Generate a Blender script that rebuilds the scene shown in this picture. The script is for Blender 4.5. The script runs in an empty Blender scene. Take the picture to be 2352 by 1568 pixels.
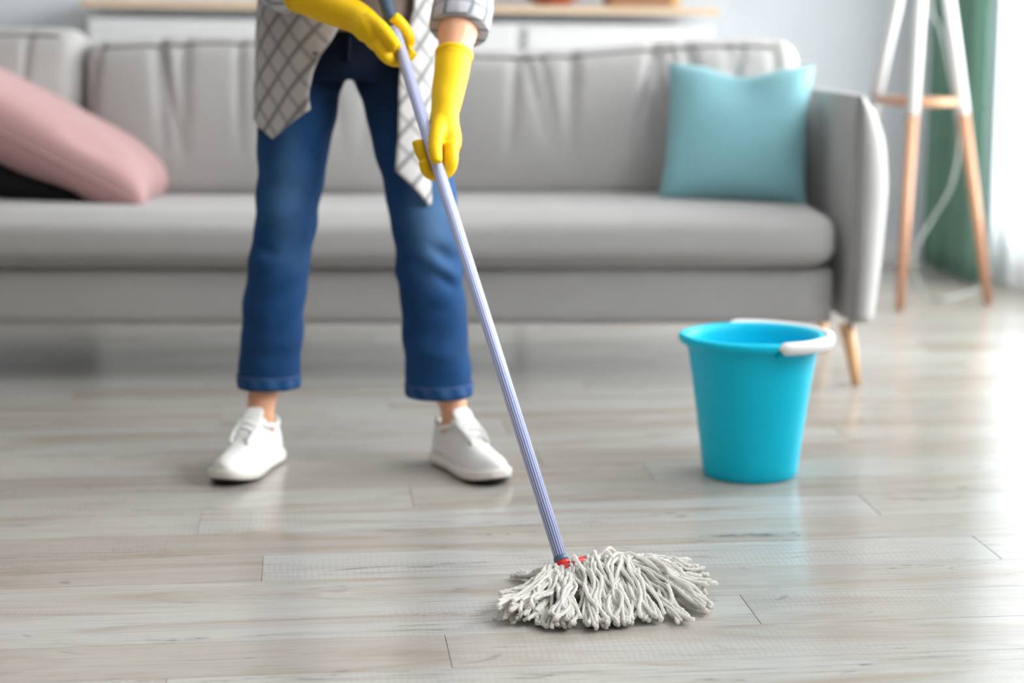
import bpy, bmesh, math, random
import numpy as np
from mathutils import Vector, Matrix

random.seed(7)
rng = np.random.default_rng(11)
SC = bpy.context.scene
COL = SC.collection

# ------------------------------------------------------------------ camera
W_PX, H_PX, FPX = 2352.0, 1568.0, 4500.0
CAM_H = 0.90
HORIZON = 20.0
PITCH = math.atan((H_PX / 2 - HORIZON) / FPX)

cam_data = bpy.data.cameras.new('camera')
cam = bpy.data.objects.new('camera', cam_data)
COL.objects.link(cam)
cam.location = (0, 0, CAM_H)
cam.rotation_euler = (math.pi / 2 - PITCH, 0, 0)
cam_data.sensor_width = 36.0
cam_data.lens = FPX / W_PX * 36.0
cam_data.dof.use_dof = True
cam_data.dof.focus_distance = 2.97
cam_data.dof.aperture_fstop = 2.1
cam_data.clip_start = 0.05
SC.camera = cam

# ------------------------------------------------------------------ light
SC.view_settings.view_transform = 'Standard'
SC.view_settings.look = 'None'
SC.view_settings.gamma = 1.0
SC.view_settings.use_curve_mapping = False
SC.view_settings.exposure = 0.76
SC.cycles.max_bounces = 6
SC.cycles.adaptive_threshold = 0.08
SC.cycles.diffuse_bounces = 5
SC.cycles.glossy_bounces = 2
SC.cycles.transmission_bounces = 3
SC.cycles.transparent_max_bounces = 6

world = bpy.data.worlds.new('world')
SC.world = world
world.use_nodes = True
world.node_tree.nodes['Background'].inputs[0].default_value = (0.90, 0.95, 1.0, 1)
world.node_tree.nodes['Background'].inputs[1].default_value = 1.5

# room frame: U runs along the back wall, V runs into the depth of the room
ROOM_A = math.radians(6.0)
U = Vector((math.cos(ROOM_A), math.sin(ROOM_A), 0))
V = Vector((-math.sin(ROOM_A), math.cos(ROOM_A), 0))
CORNER = Vector((1.62, 7.00, 0))
ROOM_L, ROOM_D, ROOM_H = 7.4, 10.2, 2.75


def room(s, t, z=0.0):
    """s metres left of the right wall, t metres in front of the back wall"""
    return CORNER - U * s - V * t + Vector((0, 0, z))


def area_light(name, s, t0, t1, z0, z1, power, col):
    d = bpy.data.lights.new(name, 'AREA')
    d.shape = 'RECTANGLE'
    d.size = t1 - t0
    d.size_y = z1 - z0
    d.energy = power
    d.color = col
    o = bpy.data.objects.new(name, d)
    COL.objects.link(o)
    o.location = room(s, (t0 + t1) / 2, (z0 + z1) / 2)
    x = V.copy(); z = U.copy(); y = z.cross(x)      # local -Z looks into the room (-U)
    m = Matrix((x, y, z)).transposed().to_4x4()
    o.rotation_euler = m.to_euler()
    return o


area_light('daylight_window_back', -0.42, 0.46, 2.90, 0.12, 2.4, 168, (1.0, 0.99, 0.975))
area_light('fill_light_front', -0.42, 3.20, 5.8, 1.25, 2.4, 222, (1.0, 0.99, 0.975))  # fill light at an unseen window, added to brighten the front


# ------------------------------------------------------------------ helpers
def P(px, py, Y):
    """point at forward distance Y seen at a place of the 2352 x 1568 frame"""
    xc = (px - W_PX / 2) / FPX
    yc = -(py - H_PX / 2) / FPX
    c, s = math.cos(PITCH), math.sin(PITCH)
    d = Vector((xc, c + yc * s, -s + yc * c))
    return Vector((0, 0, CAM_H)) + d * (Y / d.y)


def G(px, py, z=0.0):
    p = P(px, py, 1.0)
    k = (CAM_H - z) / (CAM_H - p.z)
    return Vector((p.x * k, p.y * k, z))


def mpp(Y, Z):
    """metres per pixel there"""
    return (Y * math.cos(PITCH) + (CAM_H - Z) * math.sin(PITCH)) / FPX


WORLD_LOC = {}


def put(name, verts, faces, mat, parent=None, smooth=True, uvs=None, at=None, attr=None):
    """one mesh object; verts are given in world space"""
    v = np.array([tuple(p) for p in verts], dtype=float)
    if at is None:
        lo, hi = v.min(0), v.max(0)
        at = Vector(((lo[0] + hi[0]) / 2, (lo[1] + hi[1]) / 2, lo[2]))
    at = Vector(at)
    me = bpy.data.meshes.new(name)
    me.from_pydata([tuple(p) for p in (v - np.array(at))], [], [tuple(f) for f in faces])
    if uvs is not None:
        lay = me.uv_layers.new(name='UVMap')
        flat = np.zeros((len(me.loops), 2))
        for i, l in enumerate(me.loops):
            flat[i] = uvs[l.vertex_index]
        lay.data.foreach_set('uv', flat.ravel())
    if attr is not None:
        a = me.attributes.new('fade_shade', 'FLOAT', 'POINT')
        a.data.foreach_set('value', np.array(attr, dtype=np.float32))
    return link(name, me, mat, parent, at, smooth)


def link(name, me, mat, parent, at, smooth=True):
    if mat is not None and not me.materials:
        me.materials.append(mat)
    if smooth:
        me.polygons.foreach_set('use_smooth', [True] * len(me.polygons))
    me.update()
    o = bpy.data.objects.new(name, me)
    COL.objects.link(o)
    base = Vector((0, 0, 0))
    if parent is not None:
        o.parent = parent
        base = WORLD_LOC[parent.name]
    o.location = Vector(at) - base
    WORLD_LOC[o.name] = Vector(at)
    return o


def empty(name, loc):
    o = bpy.data.objects.new(name, None)
    COL.objects.link(o)
    o.location = loc
    o.empty_display_size = 0.05
    WORLD_LOC[o.name] = Vector(loc)
    return o


def tag(o, label=None, cat=None, group=None, kind=None):
    if label: o['label'] = label
    if cat: o['category'] = cat
    if group: o['group'] = group
    if kind: o['kind'] = kind
    return o


def ring_faces(n_rings, n, cap0=True, cap1=True, closed=True):
    f = []
    m = n if closed else n - 1
    for i in range(n_rings - 1):
        for j in range(m):
            k = (j + 1) % n
            f.append((i * n + j, i * n + k, (i + 1) * n + k, (i + 1) * n + j))
    if cap0: f.append(tuple(range(n - 1, -1, -1)))
    if cap1: f.append(tuple((n_rings - 1) * n + j for j in range(n)))
    return f


def tube(pts, radii, n=12, caps=(True, True), ell=None, twist=0.0, lobes=0.0, up=None):
    """swept tube; returns verts, faces, uvs (u around in metres, v along in metres)"""
    pts = [Vector(p) for p in pts]
    if not hasattr(radii, '__len__'): radii = [radii] * len(pts)
    T = []
    for i in range(len(pts)):
        a = pts[max(i - 1, 0)]; b = pts[min(i + 1, len(pts) - 1)]
        T.append((b - a).normalized())
    ref = Vector(up) if up else (Vector((0, 0, 1)) if abs(T[0].z) < 0.9 else Vector((0, 1, 0)))
    nrm = (ref - T[0] * ref.dot(T[0])).normalized()
    vs, uv = [], []
    L = 0.0
    for i, p in enumerate(pts):
        nrm = (nrm - T[i] * nrm.dot(T[i])).normalized()
        bn = T[i].cross(nrm)
        if i: L += (pts[i] - pts[i - 1]).length
        for j in range(n):
            a = 2 * math.pi * j / n
            r = radii[i] * (1 + lobes * math.cos(2 * (a - twist * L)))
            e = 1.0 if ell is None else (ell[i] if hasattr(ell, '__len__') else ell)
            vs.append(p + nrm * (math.cos(a) * r) + bn * (math.sin(a) * r * e))
            uv.append((j / n * 2 * math.pi * radii[i], L))
    return vs, ring_faces(len(pts), n, *caps), uv


def smooth_path(pts, k=6):
    """Catmull-Rom through pts"""
    pts = [Vector(p) for p in pts]
    out = []
    for i in range(len(pts) - 1):
        p0 = pts[max(i - 1, 0)]; p1 = pts[i]; p2 = pts[i + 1]; p3 = pts[min(i + 2, len(pts) - 1)]
        for j in range(k):
            t = j / k
            out.append(0.5 * ((2 * p1) + (p2 - p0) * t + (2 * p0 - 5 * p1 + 4 * p2 - p3) * t * t + (3 * p1 - p0 - 3 * p2 + p3) * t ** 3))
    out.append(pts[-1])
    return out


def interp(xs, ys, k):
    return [float(v) for v in np.interp(np.linspace(0, len(xs) - 1, k), range(len(xs)), ys)]


def lathe(profile, n=48, centre=(0, 0, 0), cap0=True, cap1=True):
    c = Vector(centre)
    vs = []
    for r, z in profile:
        for j in range(n):
            a = 2 * math.pi * j / n
            vs.append(c + Vector((r * math.cos(a), r * math.sin(a), z)))
    return vs, ring_faces(len(profile), n, cap0, cap1)


def box_bm(sx, sy, sz, bevel=0.0, seg=2, centre=(0, 0, 0), rot=0.0):
    bm = bmesh.new()
    bmesh.ops.create_cube(bm, size=1.0)
    bmesh.ops.scale(bm, verts=bm.verts, vec=(sx, sy, sz))
    if bevel > 0:
        bmesh.ops.bevel(bm, geom=bm.edges[:], offset=bevel, segments=seg, affect='EDGES', profile=0.5)
    M = Matrix.Translation(Vector(centre)) @ Matrix.Rotation(rot, 4, 'Z')
    bmesh.ops.transform(bm, matrix=M, verts=bm.verts)
    return bm


def put_bm(name, bm, mat, parent=None, smooth=False, at=None):
    bm.verts.ensure_lookup_table()
    vs = [v.co.copy() for v in bm.verts]
    bm.verts.index_update()
    fs = [[v.index for v in f.verts] for f in bm.faces]
    bm.free()
    return put(name, vs, fs, mat, parent, smooth, at=at)


def put_box(name, size, centre, mat, parent=None, bevel=0.004, rot=0.0, seg=2):
    return put_bm(name, box_bm(*size, bevel, seg, centre, rot), mat, parent)


def join(*shapes):
    vs, fs = [], []
    for s in shapes:
        k = len(vs)
        vs += list(s[0]); fs += [tuple(i + k for i in f) for f in s[1]]
    return vs, fs


def unify(shape, voxel, smooth=6, factor=0.5):
    """fuse overlapping closed shapes into one continuous skin: returns verts, faces"""
    me = bpy.data.meshes.new('tmp')
    me.from_pydata([tuple(v) for v in shape[0]], [], shape[1])
    bm = bmesh.new(); bm.from_mesh(me)
    bmesh.ops.recalc_face_normals(bm, faces=bm.faces[:])
    bm.to_mesh(me); bm.free()
    o = bpy.data.objects.new('tmp', me)
    COL.objects.link(o)
    m = o.modifiers.new('r', 'REMESH'); m.mode = 'VOXEL'; m.voxel_size = voxel
    if smooth:
        s = o.modifiers.new('s', 'SMOOTH'); s.factor = factor; s.iterations = smooth
    dg = bpy.context.evaluated_depsgraph_get()
    ev = o.evaluated_get(dg).to_mesh()
    vs = [v.co.copy() for v in ev.vertices]
    fs = [tuple(p.vertices) for p in ev.polygons]
    o.evaluated_get(dg).to_mesh_clear()
    bpy.data.objects.remove(o)
    bpy.data.meshes.remove(me)
    return vs, fs


def normals(vs, fs):
    v = np.array([tuple(p) for p in vs]); n = np.zeros_like(v)
    for f in fs:
        a, b, c = v[f[0]], v[f[1]], v[f[2]]
        k = np.cross(b - a, c - a)
        for i in f: n[i] += k
    return n / np.maximum(np.linalg.norm(n, axis=1, keepdims=True), 1e-12)


# ------------------------------------------------------------------ materials
def srgb(r, g, b):
    f = lambda c: (c / 255 / 12.92) if c / 255 <= 0.04045 else ((c / 255 + 0.055) / 1.055) ** 2.4
    return (f(r), f(g), f(b), 1.0)


class Mat:
    def __init__(self, name):
        self.m = bpy.data.materials.new(name)
        self.m.use_nodes = True
        self.flat = False
        self.t = self.m.node_tree
        self.b = self.t.nodes['Principled BSDF']
        self.out = self.t.nodes['Material Output']

    def n(self, kind, **kw):
        nd = self.t.nodes.new(kind)
        for k, v in kw.items():
            if k.startswith('i_'):
                nd.inputs[k[2:].replace('_', ' ')].default_value = v
            else:
                setattr(nd, k, v)
        return nd

    def l(self, a, b):
        self.t.links.new(a, b)

    def math(self, op, a, b=None, clamp=False):
        nd = self.n('ShaderNodeMath', operation=op, use_clamp=clamp)
        for i, v in enumerate((a, b)):
            if v is None: continue
            if hasattr(v, 'is_linked'): self.l(v, nd.inputs[i])
            else: nd.inputs[i].default_value = v
        return nd.outputs[0]

    def mix(self, f, a, b, blend='MIX'):
        nd = self.n('ShaderNodeMix', data_type='RGBA', blend_type=blend)
        for sock, v in ((nd.inputs['Factor'], f), (nd.inputs[6], a), (nd.inputs[7], b)):
            if hasattr(v, 'is_linked'): self.l(v, sock)
            else: sock.default_value = v
        return nd.outputs[2]

    def noise(self, vec=None, scale=5.0, detail=2.0, rough=0.5, dist=0.0):
        nd = self.n('ShaderNodeTexNoise')
        if self.flat: nd.noise_dimensions = '2D'
        nd.inputs['Scale'].default_value = scale
        nd.inputs['Detail'].default_value = detail
        nd.inputs['Roughness'].default_value = rough
        nd.inputs['Distortion'].default_value = dist
        if vec is not None: self.l(vec, nd.inputs['Vector'])
        return nd.outputs['Fac']

    def ramp(self, f, stops):
        nd = self.n('ShaderNodeValToRGB')
        e = nd.color_ramp.elements
        while len(e) < len(stops): e.new(0.5)
        for el, (p, c) in zip(e, stops):
            el.position = p
            el.color = c if hasattr(c, '__len__') else (c, c, c, 1)
        self.l(f, nd.inputs[0])
        return nd.outputs[0]

    def scaled(self, vec, s, rot=(0, 0, 0), loc=(0, 0, 0)):
        nd = self.n('ShaderNodeMapping')
        nd.inputs['Scale'].default_value = s
        nd.inputs['Rotation'].default_value = rot
        nd.inputs['Location'].default_value = loc
        self.l(vec, nd.inputs['Vector'])
        return nd.outputs[0]

    def bump(self, h, strength=0.3, dist=0.001):
        nd = self.n('ShaderNodeBump')
        nd.inputs['Strength'].default_value = strength
        nd.inputs['Distance'].default_value = dist
        self.l(h, nd.inputs['Height'])
        self.l(nd.outputs[0], self.b.inputs['Normal'])

    def set(self, **kw):
        for k, v in kw.items():
            s = self.b.inputs[k.replace('_', ' ')]
            if hasattr(v, 'is_linked'): self.l(v, s)
            else: s.default_value = v
        return self


def plain(name, col, rough=0.5, var=0.06, nscale=12.0, bump=0.0, bscale=200.0, bdist=0.0005, **kw):
    """a near-uniform surface with slight procedural variation"""
    m = Mat(name)
    co = m.n('ShaderNodeTexCoord').outputs['Object']
    n = m.noise(co, nscale, 3)
    dark = tuple(c * (1 - var) for c in col[:3]) + (1,)
    lite = tuple(min(1, c * (1 + var)) for c in col[:3]) + (1,)
    m.set(Base_Color=m.mix(n, dark, lite), Roughness=rough)
    if bump:
        m.bump(m.noise(co, bscale, 2), bump, bdist)
    m.set(**kw)
    return m.m


def fabric(name, col, weave=900.0, sheen=0.15, var=0.08, bump=0.25, rough=0.9):
    m = Mat(name)
    co = m.n('ShaderNodeTexCoord').outputs['Object']
    big = m.noise(co, 6.0, 4)
    fine = m.noise(co, weave * 0.35, 2)
    dark = tuple(c * (1 - var) for c in col[:3]) + (1,)
    lite = tuple(min(1, c * (1 + var)) for c in col[:3]) + (1,)
    c1 = m.mix(big, dark, lite)
    c2 = m.mix(m.math('MULTIPLY', fine, 0.35), c1, tuple(c * 0.72 for c in col[:3]) + (1,))
    m.set(Base_Color=c2, Roughness=rough, Sheen_Weight=sheen)
    m.b.inputs['Specular IOR Level'].default_value = 0.2
    m.bump(fine, bump, 0.0006)
    return m.m


def floor_material():
    m = Mat('grey_oak_laminate')
    m.flat = True
    geo = m.n('ShaderNodeNewGeometry')
    oi = m.n('ShaderNodeObjectInfo')
    rnd = m.math('FRACT', m.math('ADD', oi.outputs['Random'], geo.outputs['Random Per Island']))
    pos = m.scaled(geo.outputs['Position'], (1, 1, 1), rot=(0, 0, -ROOM_A))
    off = m.n('ShaderNodeCombineXYZ')
    m.l(m.math('MULTIPLY', rnd, 61.0), off.inputs[0])
    m.l(m.math('MULTIPLY', rnd, 23.0), off.inputs[1])
    add = m.n('ShaderNodeVectorMath', operation='ADD')
    m.l(pos, add.inputs[0]); m.l(off.outputs[0], add.inputs[1])
    p = add.outputs[0]
    base = m.ramp(rnd, [(0.0, srgb(172, 166, 159)), (0.35, srgb(179, 175, 169)), (0.6, srgb(168, 159, 151)), (0.8, srgb(182, 179, 175)), (1.0, srgb(174, 168, 161))])
    # soft brown patches along the board
    band = m.noise(m.scaled(p, (0.9, 7.0, 1)), 1.0, 5, 0.62, 1.5)
    c = m.mix(m.ramp(band, [(0.50, 0.0), (0.72, 0.70)]), base, srgb(150, 131, 114))
    pale = m.noise(m.scaled(p, (1.1, 5.0, 1), loc=(3, 7, 0)), 1.0, 4, 0.6, 0.8)
    c = m.mix(m.ramp(pale, [(0.52, 0.0), (0.75, 0.5)]), c, srgb(190, 188, 185))
    # fine grain
    g = m.noise(m.scaled(p, (5.0, 110.0, 1)), 1.0, 4, 0.65, 0.6)
    c = m.mix(m.ramp(g, [(0.45, 0.0), (0.80, 0.30)]), c, srgb(124, 114, 106))
    # narrow dark cracks and knots
    cr = m.noise(m.scaled(p, (0.9, 17.0, 1), loc=(11, 2, 0)), 1.0, 5, 0.55, 1.6)
    crm = m.math('MULTIPLY', m.ramp(cr, [(0.488, 0.0), (0.5, 1.0), (0.512, 0.0)]),
                 m.ramp(m.noise(m.scaled(p, (1.8, 6.0, 1), loc=(5, 5, 0)), 1.0, 2), [(0.50, 0.0), (0.62, 1.0)]))
    c = m.mix(m.math('MULTIPLY', crm, 0.9), c, srgb(86, 78, 74))
    kn = m.noise(m.scaled(p, (9.0, 26.0, 1), loc=(1, 9, 0)), 1.0, 2, 0.5, 0.6)
    c = m.mix(m.ramp(kn, [(0.74, 0.0), (0.81, 0.6)]), c, srgb(124, 116, 112))
    # saw marks across the grain, in patches
    wv = m.n('ShaderNodeTexWave', wave_type='BANDS', bands_direction='X')
    wv.inputs['Scale'].default_value = 32.0
    wv.inputs['Distortion'].default_value = 5.0
    wv.inputs['Detail'].default_value = 2.0
    m.l(m.scaled(p, (1, 0.55, 1)), wv.inputs['Vector'])
    patch = m.ramp(m.noise(m.scaled(p, (1.5, 5, 1), loc=(9, 1, 0)), 1.0, 2), [(0.45, 0.0), (0.65, 1.0)])
    saw = m.math('MULTIPLY', m.math('MULTIPLY', wv.outputs['Fac'], patch), 0.20)
    c = m.mix(saw, c, srgb(148, 136, 128))
    m.set(Base_Color=c)
    m.set(Roughness=m.math('ADD', m.math('MULTIPLY', band, 0.06), 0.19))
    m.b.inputs['IOR'].default_value = 1.5
    m.bump(g, 0.02, 0.0004)
    return m.m


def plaid(name, rot, base, dark, thin, size=0.037, trans=0.25):
    m = Mat(name)
    uv = m.n('ShaderNodeTexCoord').outputs['UV']
    v = m.scaled(uv, (1 / size, 1 / size, 1), rot=(0, 0, rot))
    sep = m.n('ShaderNodeSeparateXYZ'); m.l(v, sep.inputs[0])
    def line(s, centre, w, soft=0.05):
        f = m.math('FRACT', s)
        d = m.math('ABSOLUTE', m.math('SUBTRACT', f, centre))
        return m.ramp(d, [(max(0, w - soft), 1.0), (w + soft, 0.0)])
    lx = line(sep.outputs[0], 0.5, 0.12, 0.06); ly = line(sep.outputs[1], 0.5, 0.11, 0.06)
    tx = line(sep.outputs[0], 0.5, 0.035, 0.02); ty = line(sep.outputs[1], 0.5, 0.035, 0.02)
    co = m.n('ShaderNodeTexCoord').outputs['Object']
    c = m.mix(m.math('MULTIPLY', lx, 0.85), base, dark)
    c = m.mix(m.math('MULTIPLY', ly, 0.5), c, dark)
    c = m.mix(m.math('MULTIPLY', m.math('MAXIMUM', tx, ty), 0.3), c, thin)
    c = m.mix(m.math('MULTIPLY', m.noise(co, 400, 2), 0.15), c, dark)
    m.set(Base_Color=c, Roughness=0.9)
    m.b.inputs['Specular IOR Level'].default_value = 0.15
    m.bump(m.noise(co, 60, 3), 0.25, 0.002)
    tr = m.n('ShaderNodeBsdfTranslucent'); m.l(c, tr.inputs[0])
    mx = m.n('ShaderNodeMixShader'); mx.inputs[0].default_value = trans
    m.l(m.b.outputs[0], mx.inputs[1]); m.l(tr.outputs[0], mx.inputs[2])
    m.l(mx.outputs[0], m.out.inputs[0])
    return m.m


def denim():
    m = Mat('blue_denim')
    co = m.n('ShaderNodeTexCoord').outputs['Object']
    fa = m.n('ShaderNodeAttribute', attribute_name='fade_shade').outputs['Fac']
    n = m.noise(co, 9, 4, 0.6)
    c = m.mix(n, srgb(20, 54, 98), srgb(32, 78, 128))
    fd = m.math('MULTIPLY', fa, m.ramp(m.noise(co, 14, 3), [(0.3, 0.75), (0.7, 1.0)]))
    c = m.mix(m.ramp(fd, [(0.0, 0.0), (0.25, 1.0)]), srgb(9, 20, 40), c)  # near-black hips: shade from shirt and hand put into the colour
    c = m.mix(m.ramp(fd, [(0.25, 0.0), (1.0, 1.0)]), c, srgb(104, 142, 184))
    m.set(Base_Color=c, Roughness=0.85)
    m.b.inputs['Specular IOR Level'].default_value = 0.2
    m.bump(m.noise(co, 30, 4), 0.35, 0.004)
    return m.m


def rubber():
    m = Mat('yellow_rubber')
    co = m.n('ShaderNodeTexCoord').outputs['Object']
    c = m.mix(m.noise(co, 20, 3), srgb(236, 186, 0), srgb(246, 200, 0))
    m.set(Base_Color=c, Roughness=0.5)
    m.b.inputs['Specular IOR Level'].default_value = 0.3
    h = m.noise(m.scaled(co, (1, 1, 2.2)), 45, 3, 0.6, 0.8)
    m.bump(h, 0.14, 0.004)
    return m.m


def yarn():
    m = Mat('cotton_yarn')
    oi = m.n('ShaderNodeObjectInfo').outputs['Random']
    co = m.n('ShaderNodeTexCoord').outputs['UV']
    cp = m.n('ShaderNodeNewGeometry').outputs['Position']
    c = m.mix(oi, srgb(248, 244, 238), srgb(254, 252, 249))
    c = m.mix(m.math('MULTIPLY', m.noise(cp, 500, 3), 0.15), c, srgb(232, 224, 214))
    m.set(Base_Color=c, Roughness=0.95, Sheen_Weight=0.3)
    m.b.inputs['Specular IOR Level'].default_value = 0.1
    wv = m.n('ShaderNodeTexWave', bands_direction='DIAGONAL'); wv.inputs['Scale'].default_value = 95
    wv.inputs['Distortion'].default_value = 2.0
    m.l(co, wv.inputs['Vector'])
    h = m.math('ADD', m.math('MULTIPLY', wv.outputs['Fac'], 0.8), m.noise(cp, 900, 2))
    m.bump(h, 0.5, 0.0009)
    tr = m.n('ShaderNodeBsdfTranslucent'); m.l(c, tr.inputs[0])
    mx = m.n('ShaderNodeMixShader'); mx.inputs[0].default_value = 0.48
    m.l(m.b.outputs[0], mx.inputs[1]); m.l(tr.outputs[0], mx.inputs[2])
    m.l(mx.outputs[0], m.out.inputs[0])
    return m.m


def pole_material():
    m = Mat('striped_pole_film')
    uv = m.n('ShaderNodeTexCoord').outputs['UV']
    sep = m.n('ShaderNodeSeparateXYZ'); m.l(uv, sep.inputs[0])
    f = m.math('FRACT', m.math('MULTIPLY', sep.outputs[0], 16.0 / (2 * math.pi * 0.0104)))
    s = m.ramp(f, [(0.52, 0.0), (0.57, 1.0), (0.95, 1.0), (1.0, 0.0)])
    c = m.mix(s, srgb(240, 234, 246), srgb(36, 118, 222))
    m.set(Base_Color=c, Roughness=0.32)
    m.b.inputs['Coat Weight'].default_value = 0.4
    m.b.inputs['Coat Roughness'].default_value = 0.15
    return m.m


def sheer_material():
    m = Mat('sheer_voile')
    co = m.n('ShaderNodeTexCoord').outputs['Object']
    tr = m.n('ShaderNodeBsdfTranslucent'); tr.inputs[0].default_value = (0.9, 0.92, 0.95, 1)
    df = m.n('ShaderNodeBsdfDiffuse')
    df.inputs[0].default_value = srgb(245, 246, 249)
    tp = m.n('ShaderNodeBsdfTransparent')
    a = m.n('ShaderNodeMixShader'); a.inputs[0].default_value = 0.45
    m.l(tr.outputs[0], a.inputs[1]); m.l(df.outputs[0], a.inputs[2])
    b = m.n('ShaderNodeMixShader'); b.inputs[0].default_value = 0.42
    m.l(tp.outputs[0], b.inputs[1]); m.l(a.outputs[0], b.inputs[2])
    m.l(b.outputs[0], m.out.inputs[0])
    return m.m


def glass_material():
    m = Mat('window_glass')
    tp = m.n('ShaderNodeBsdfTransparent'); tp.inputs[0].default_value = (0.96, 0.98, 0.98, 1)
    gl = m.n('ShaderNodeBsdfGlossy'); gl.inputs['Roughness'].default_value = 0.02
    fr = m.n('ShaderNodeFresnel'); fr.inputs[0].default_value = 1.45
    mx = m.n('ShaderNodeMixShader')
    m.l(m.math('MULTIPLY', fr.outputs[0], 0.8), mx.inputs[0])
    m.l(tp.outputs[0], mx.inputs[1]); m.l(gl.outputs[0], mx.inputs[2])
    m.l(mx.outputs[0], m.out.inputs[0])
    return m.m


def wood_material(name, a, b, rough=0.45, axis='Z', scale=18):
    m = Mat(name)
    co = m.n('ShaderNodeTexCoord').outputs['Object']
    s = {'Z': (1, 1, 0.08), 'X': (0.08, 1, 1), 'Y': (1, 0.08, 1)}[axis]
    n = m.noise(m.scaled(co, s), scale * 3, 4, 0.6, 1.0)
    m.set(Base_Color=m.mix(n, a, b), Roughness=rough)
    m.bump(n, 0.08, 0.0005)
    return m.m


M = {
    'floor': floor_material(),
    'joint': plain('plank_joint', srgb(140, 132, 124), 0.8),  # brown-grey slab that shows in the gaps between planks
    'wall': plain('painted_wall', srgb(222, 226, 232), 0.85, 0.015, 3.0, 0.1, 300),
    'wall_warm': plain('taupe_wall', srgb(172, 164, 155), 0.85, 0.02, 3.0, 0.1, 300),
    'ceil': plain('painted_ceiling', srgb(240, 240, 240), 0.9, 0.01),
    'trim': plain('white_trim', srgb(238, 238, 238), 0.4, 0.01),
    'sofa': fabric('grey_sofa_fabric', srgb(176, 173, 171), 900, 0.2, 0.06, 0.25),
    'sofa_dark': fabric('grey_sofa_piping', srgb(140, 137, 135), 900, 0.1),
    'leg_wood': wood_material('pale_beech', srgb(222, 168, 120), srgb(238, 192, 146)),
    'lamp_wood': wood_material('natural_beech', srgb(184, 134, 102), srgb(202, 152, 120)),
    'top_wood': wood_material('oak_top', srgb(206, 178, 148), srgb(224, 198, 168), 0.5, 'X'),
    'white': plain('white_lacquer', srgb(222, 222, 222), 0.35, 0.01),
    'teal': fabric('teal_cotton', srgb(130, 178, 186), 1200, 0.25, 0.06, 0.2),
    'pink': fabric('dusty_pink_cotton', srgb(190, 150, 150), 1200, 0.25, 0.05, 0.2),
    'black_fab': fabric('black_cotton', srgb(22, 20, 20), 1200, 0.05, 0.05, 0.2),
    'green': fabric('sage_green_drape', srgb(104, 142, 126), 700, 0.2, 0.07, 0.2),
    'sheer': sheer_material(),
    'glass': glass_material(),
    'cable': plain('white_cable', srgb(176, 182, 178), 0.45, 0.02),
    'bucket': plain('turquoise_plastic', srgb(0, 198, 230), 0.42, 0.03, 4.0, 0.05, 120, Specular_IOR_Level=0.22),
    'handle': plain('white_plastic', srgb(236, 234, 234), 0.4, 0.01),
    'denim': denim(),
    'thread': plain('denim_seam', srgb(62, 78, 128), 0.85, 0.2, 120),
    'skin': plain('skin', srgb(226, 170, 136), 0.5, 0.04, 20, Subsurface_Weight=0.12),
    'glove': rubber(),
    'plaid_diag': plaid('grey_check_cotton_bias', math.radians(45), srgb(222, 218, 218), srgb(150, 148, 148), srgb(138, 138, 140), 0.042),
    'plaid': plaid('grey_check_cotton', 0.0, srgb(206, 204, 210), srgb(132, 138, 146), srgb(92, 104, 106), 0.033, 0.15),
    'tee': fabric('taupe_jersey', srgb(126, 112, 106), 1500, 0.1),
    'button': plain('dark_button', srgb(36, 40, 36), 0.3),
    'shoe': plain('white_leather', srgb(236, 234, 232), 0.5, 0.03, 30, 0.1, 150),
    'lace': fabric('white_lace', srgb(240, 238, 236), 2000, 0.1),
    'sole': plain('white_sole', srgb(232, 226, 218), 0.55, 0.03, 20),
    'outsole': plain('dark_outsole', srgb(44, 44, 44), 0.7),
    'hair': plain('brown_hair', srgb(74, 50, 36), 0.5, 0.25, 60),
    'eye': plain('dark_eye', srgb(40, 28, 22), 0.2),
    'yarn': yarn(),
    'pole': pole_material(),
    'grip': plain('slate_grip', srgb(58, 78, 100), 0.4, 0.04),
    'collar': plain('slate_blue_collar', srgb(82, 108, 130), 0.35, 0.03),
    'red': plain('red_plastic', srgb(226, 28, 24), 0.3, 0.03),
    'terracotta': plain('terracotta', srgb(196, 96, 52), 0.6, 0.08),
    'box_wood': wood_material('brown_box_wood', srgb(150, 104, 70), srgb(172, 124, 86), 0.5, 'X'),
    'box_light': wood_material('yellow_box_wood', srgb(224, 172, 104), srgb(236, 190, 124), 0.5, 'X'),
    'shade': plain('white_lamp_shade', srgb(236, 234, 228), 0.8, 0.02),
    'rod': plain('steel_rod', srgb(190, 190, 192), 0.3, 0.02, Metallic=0.9),
}


# ------------------------------------------------------------------ structure
def slab(name, s0, s1, t0, t1, z0, z1, mat, parent=None):
    pts = []
    for z in (z0, z1):
        for (s, t) in ((s0, t0), (s1, t0), (s1, t1), (s0, t1)):
            pts.append(room(s, t, z))
    f = [(0, 1, 2, 3), (7, 6, 5, 4), (0, 4, 5, 1), (1, 5, 6, 2), (2, 6, 7, 3), (3, 7, 4, 0)]
    o = put(name, pts, f, mat, parent, smooth=False)
    bm = bmesh.new(); bm.from_mesh(o.data); bmesh.ops.recalc_face_normals(bm, faces=bm.faces[:]); bm.to_mesh(o.data); bm.free()
    if parent is None: o['kind'] = 'structure'
    return o


floor = slab('floor', 0, ROOM_L, 0, ROOM_D, -0.06, -0.010, M['joint'])
floor['label'] = 'pale grey wood-look plank floor of the living room'

# planks, each its own board; rows run along the back wall
PW, PL, GAP = 0.150, 1.22, 0.0007


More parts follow.
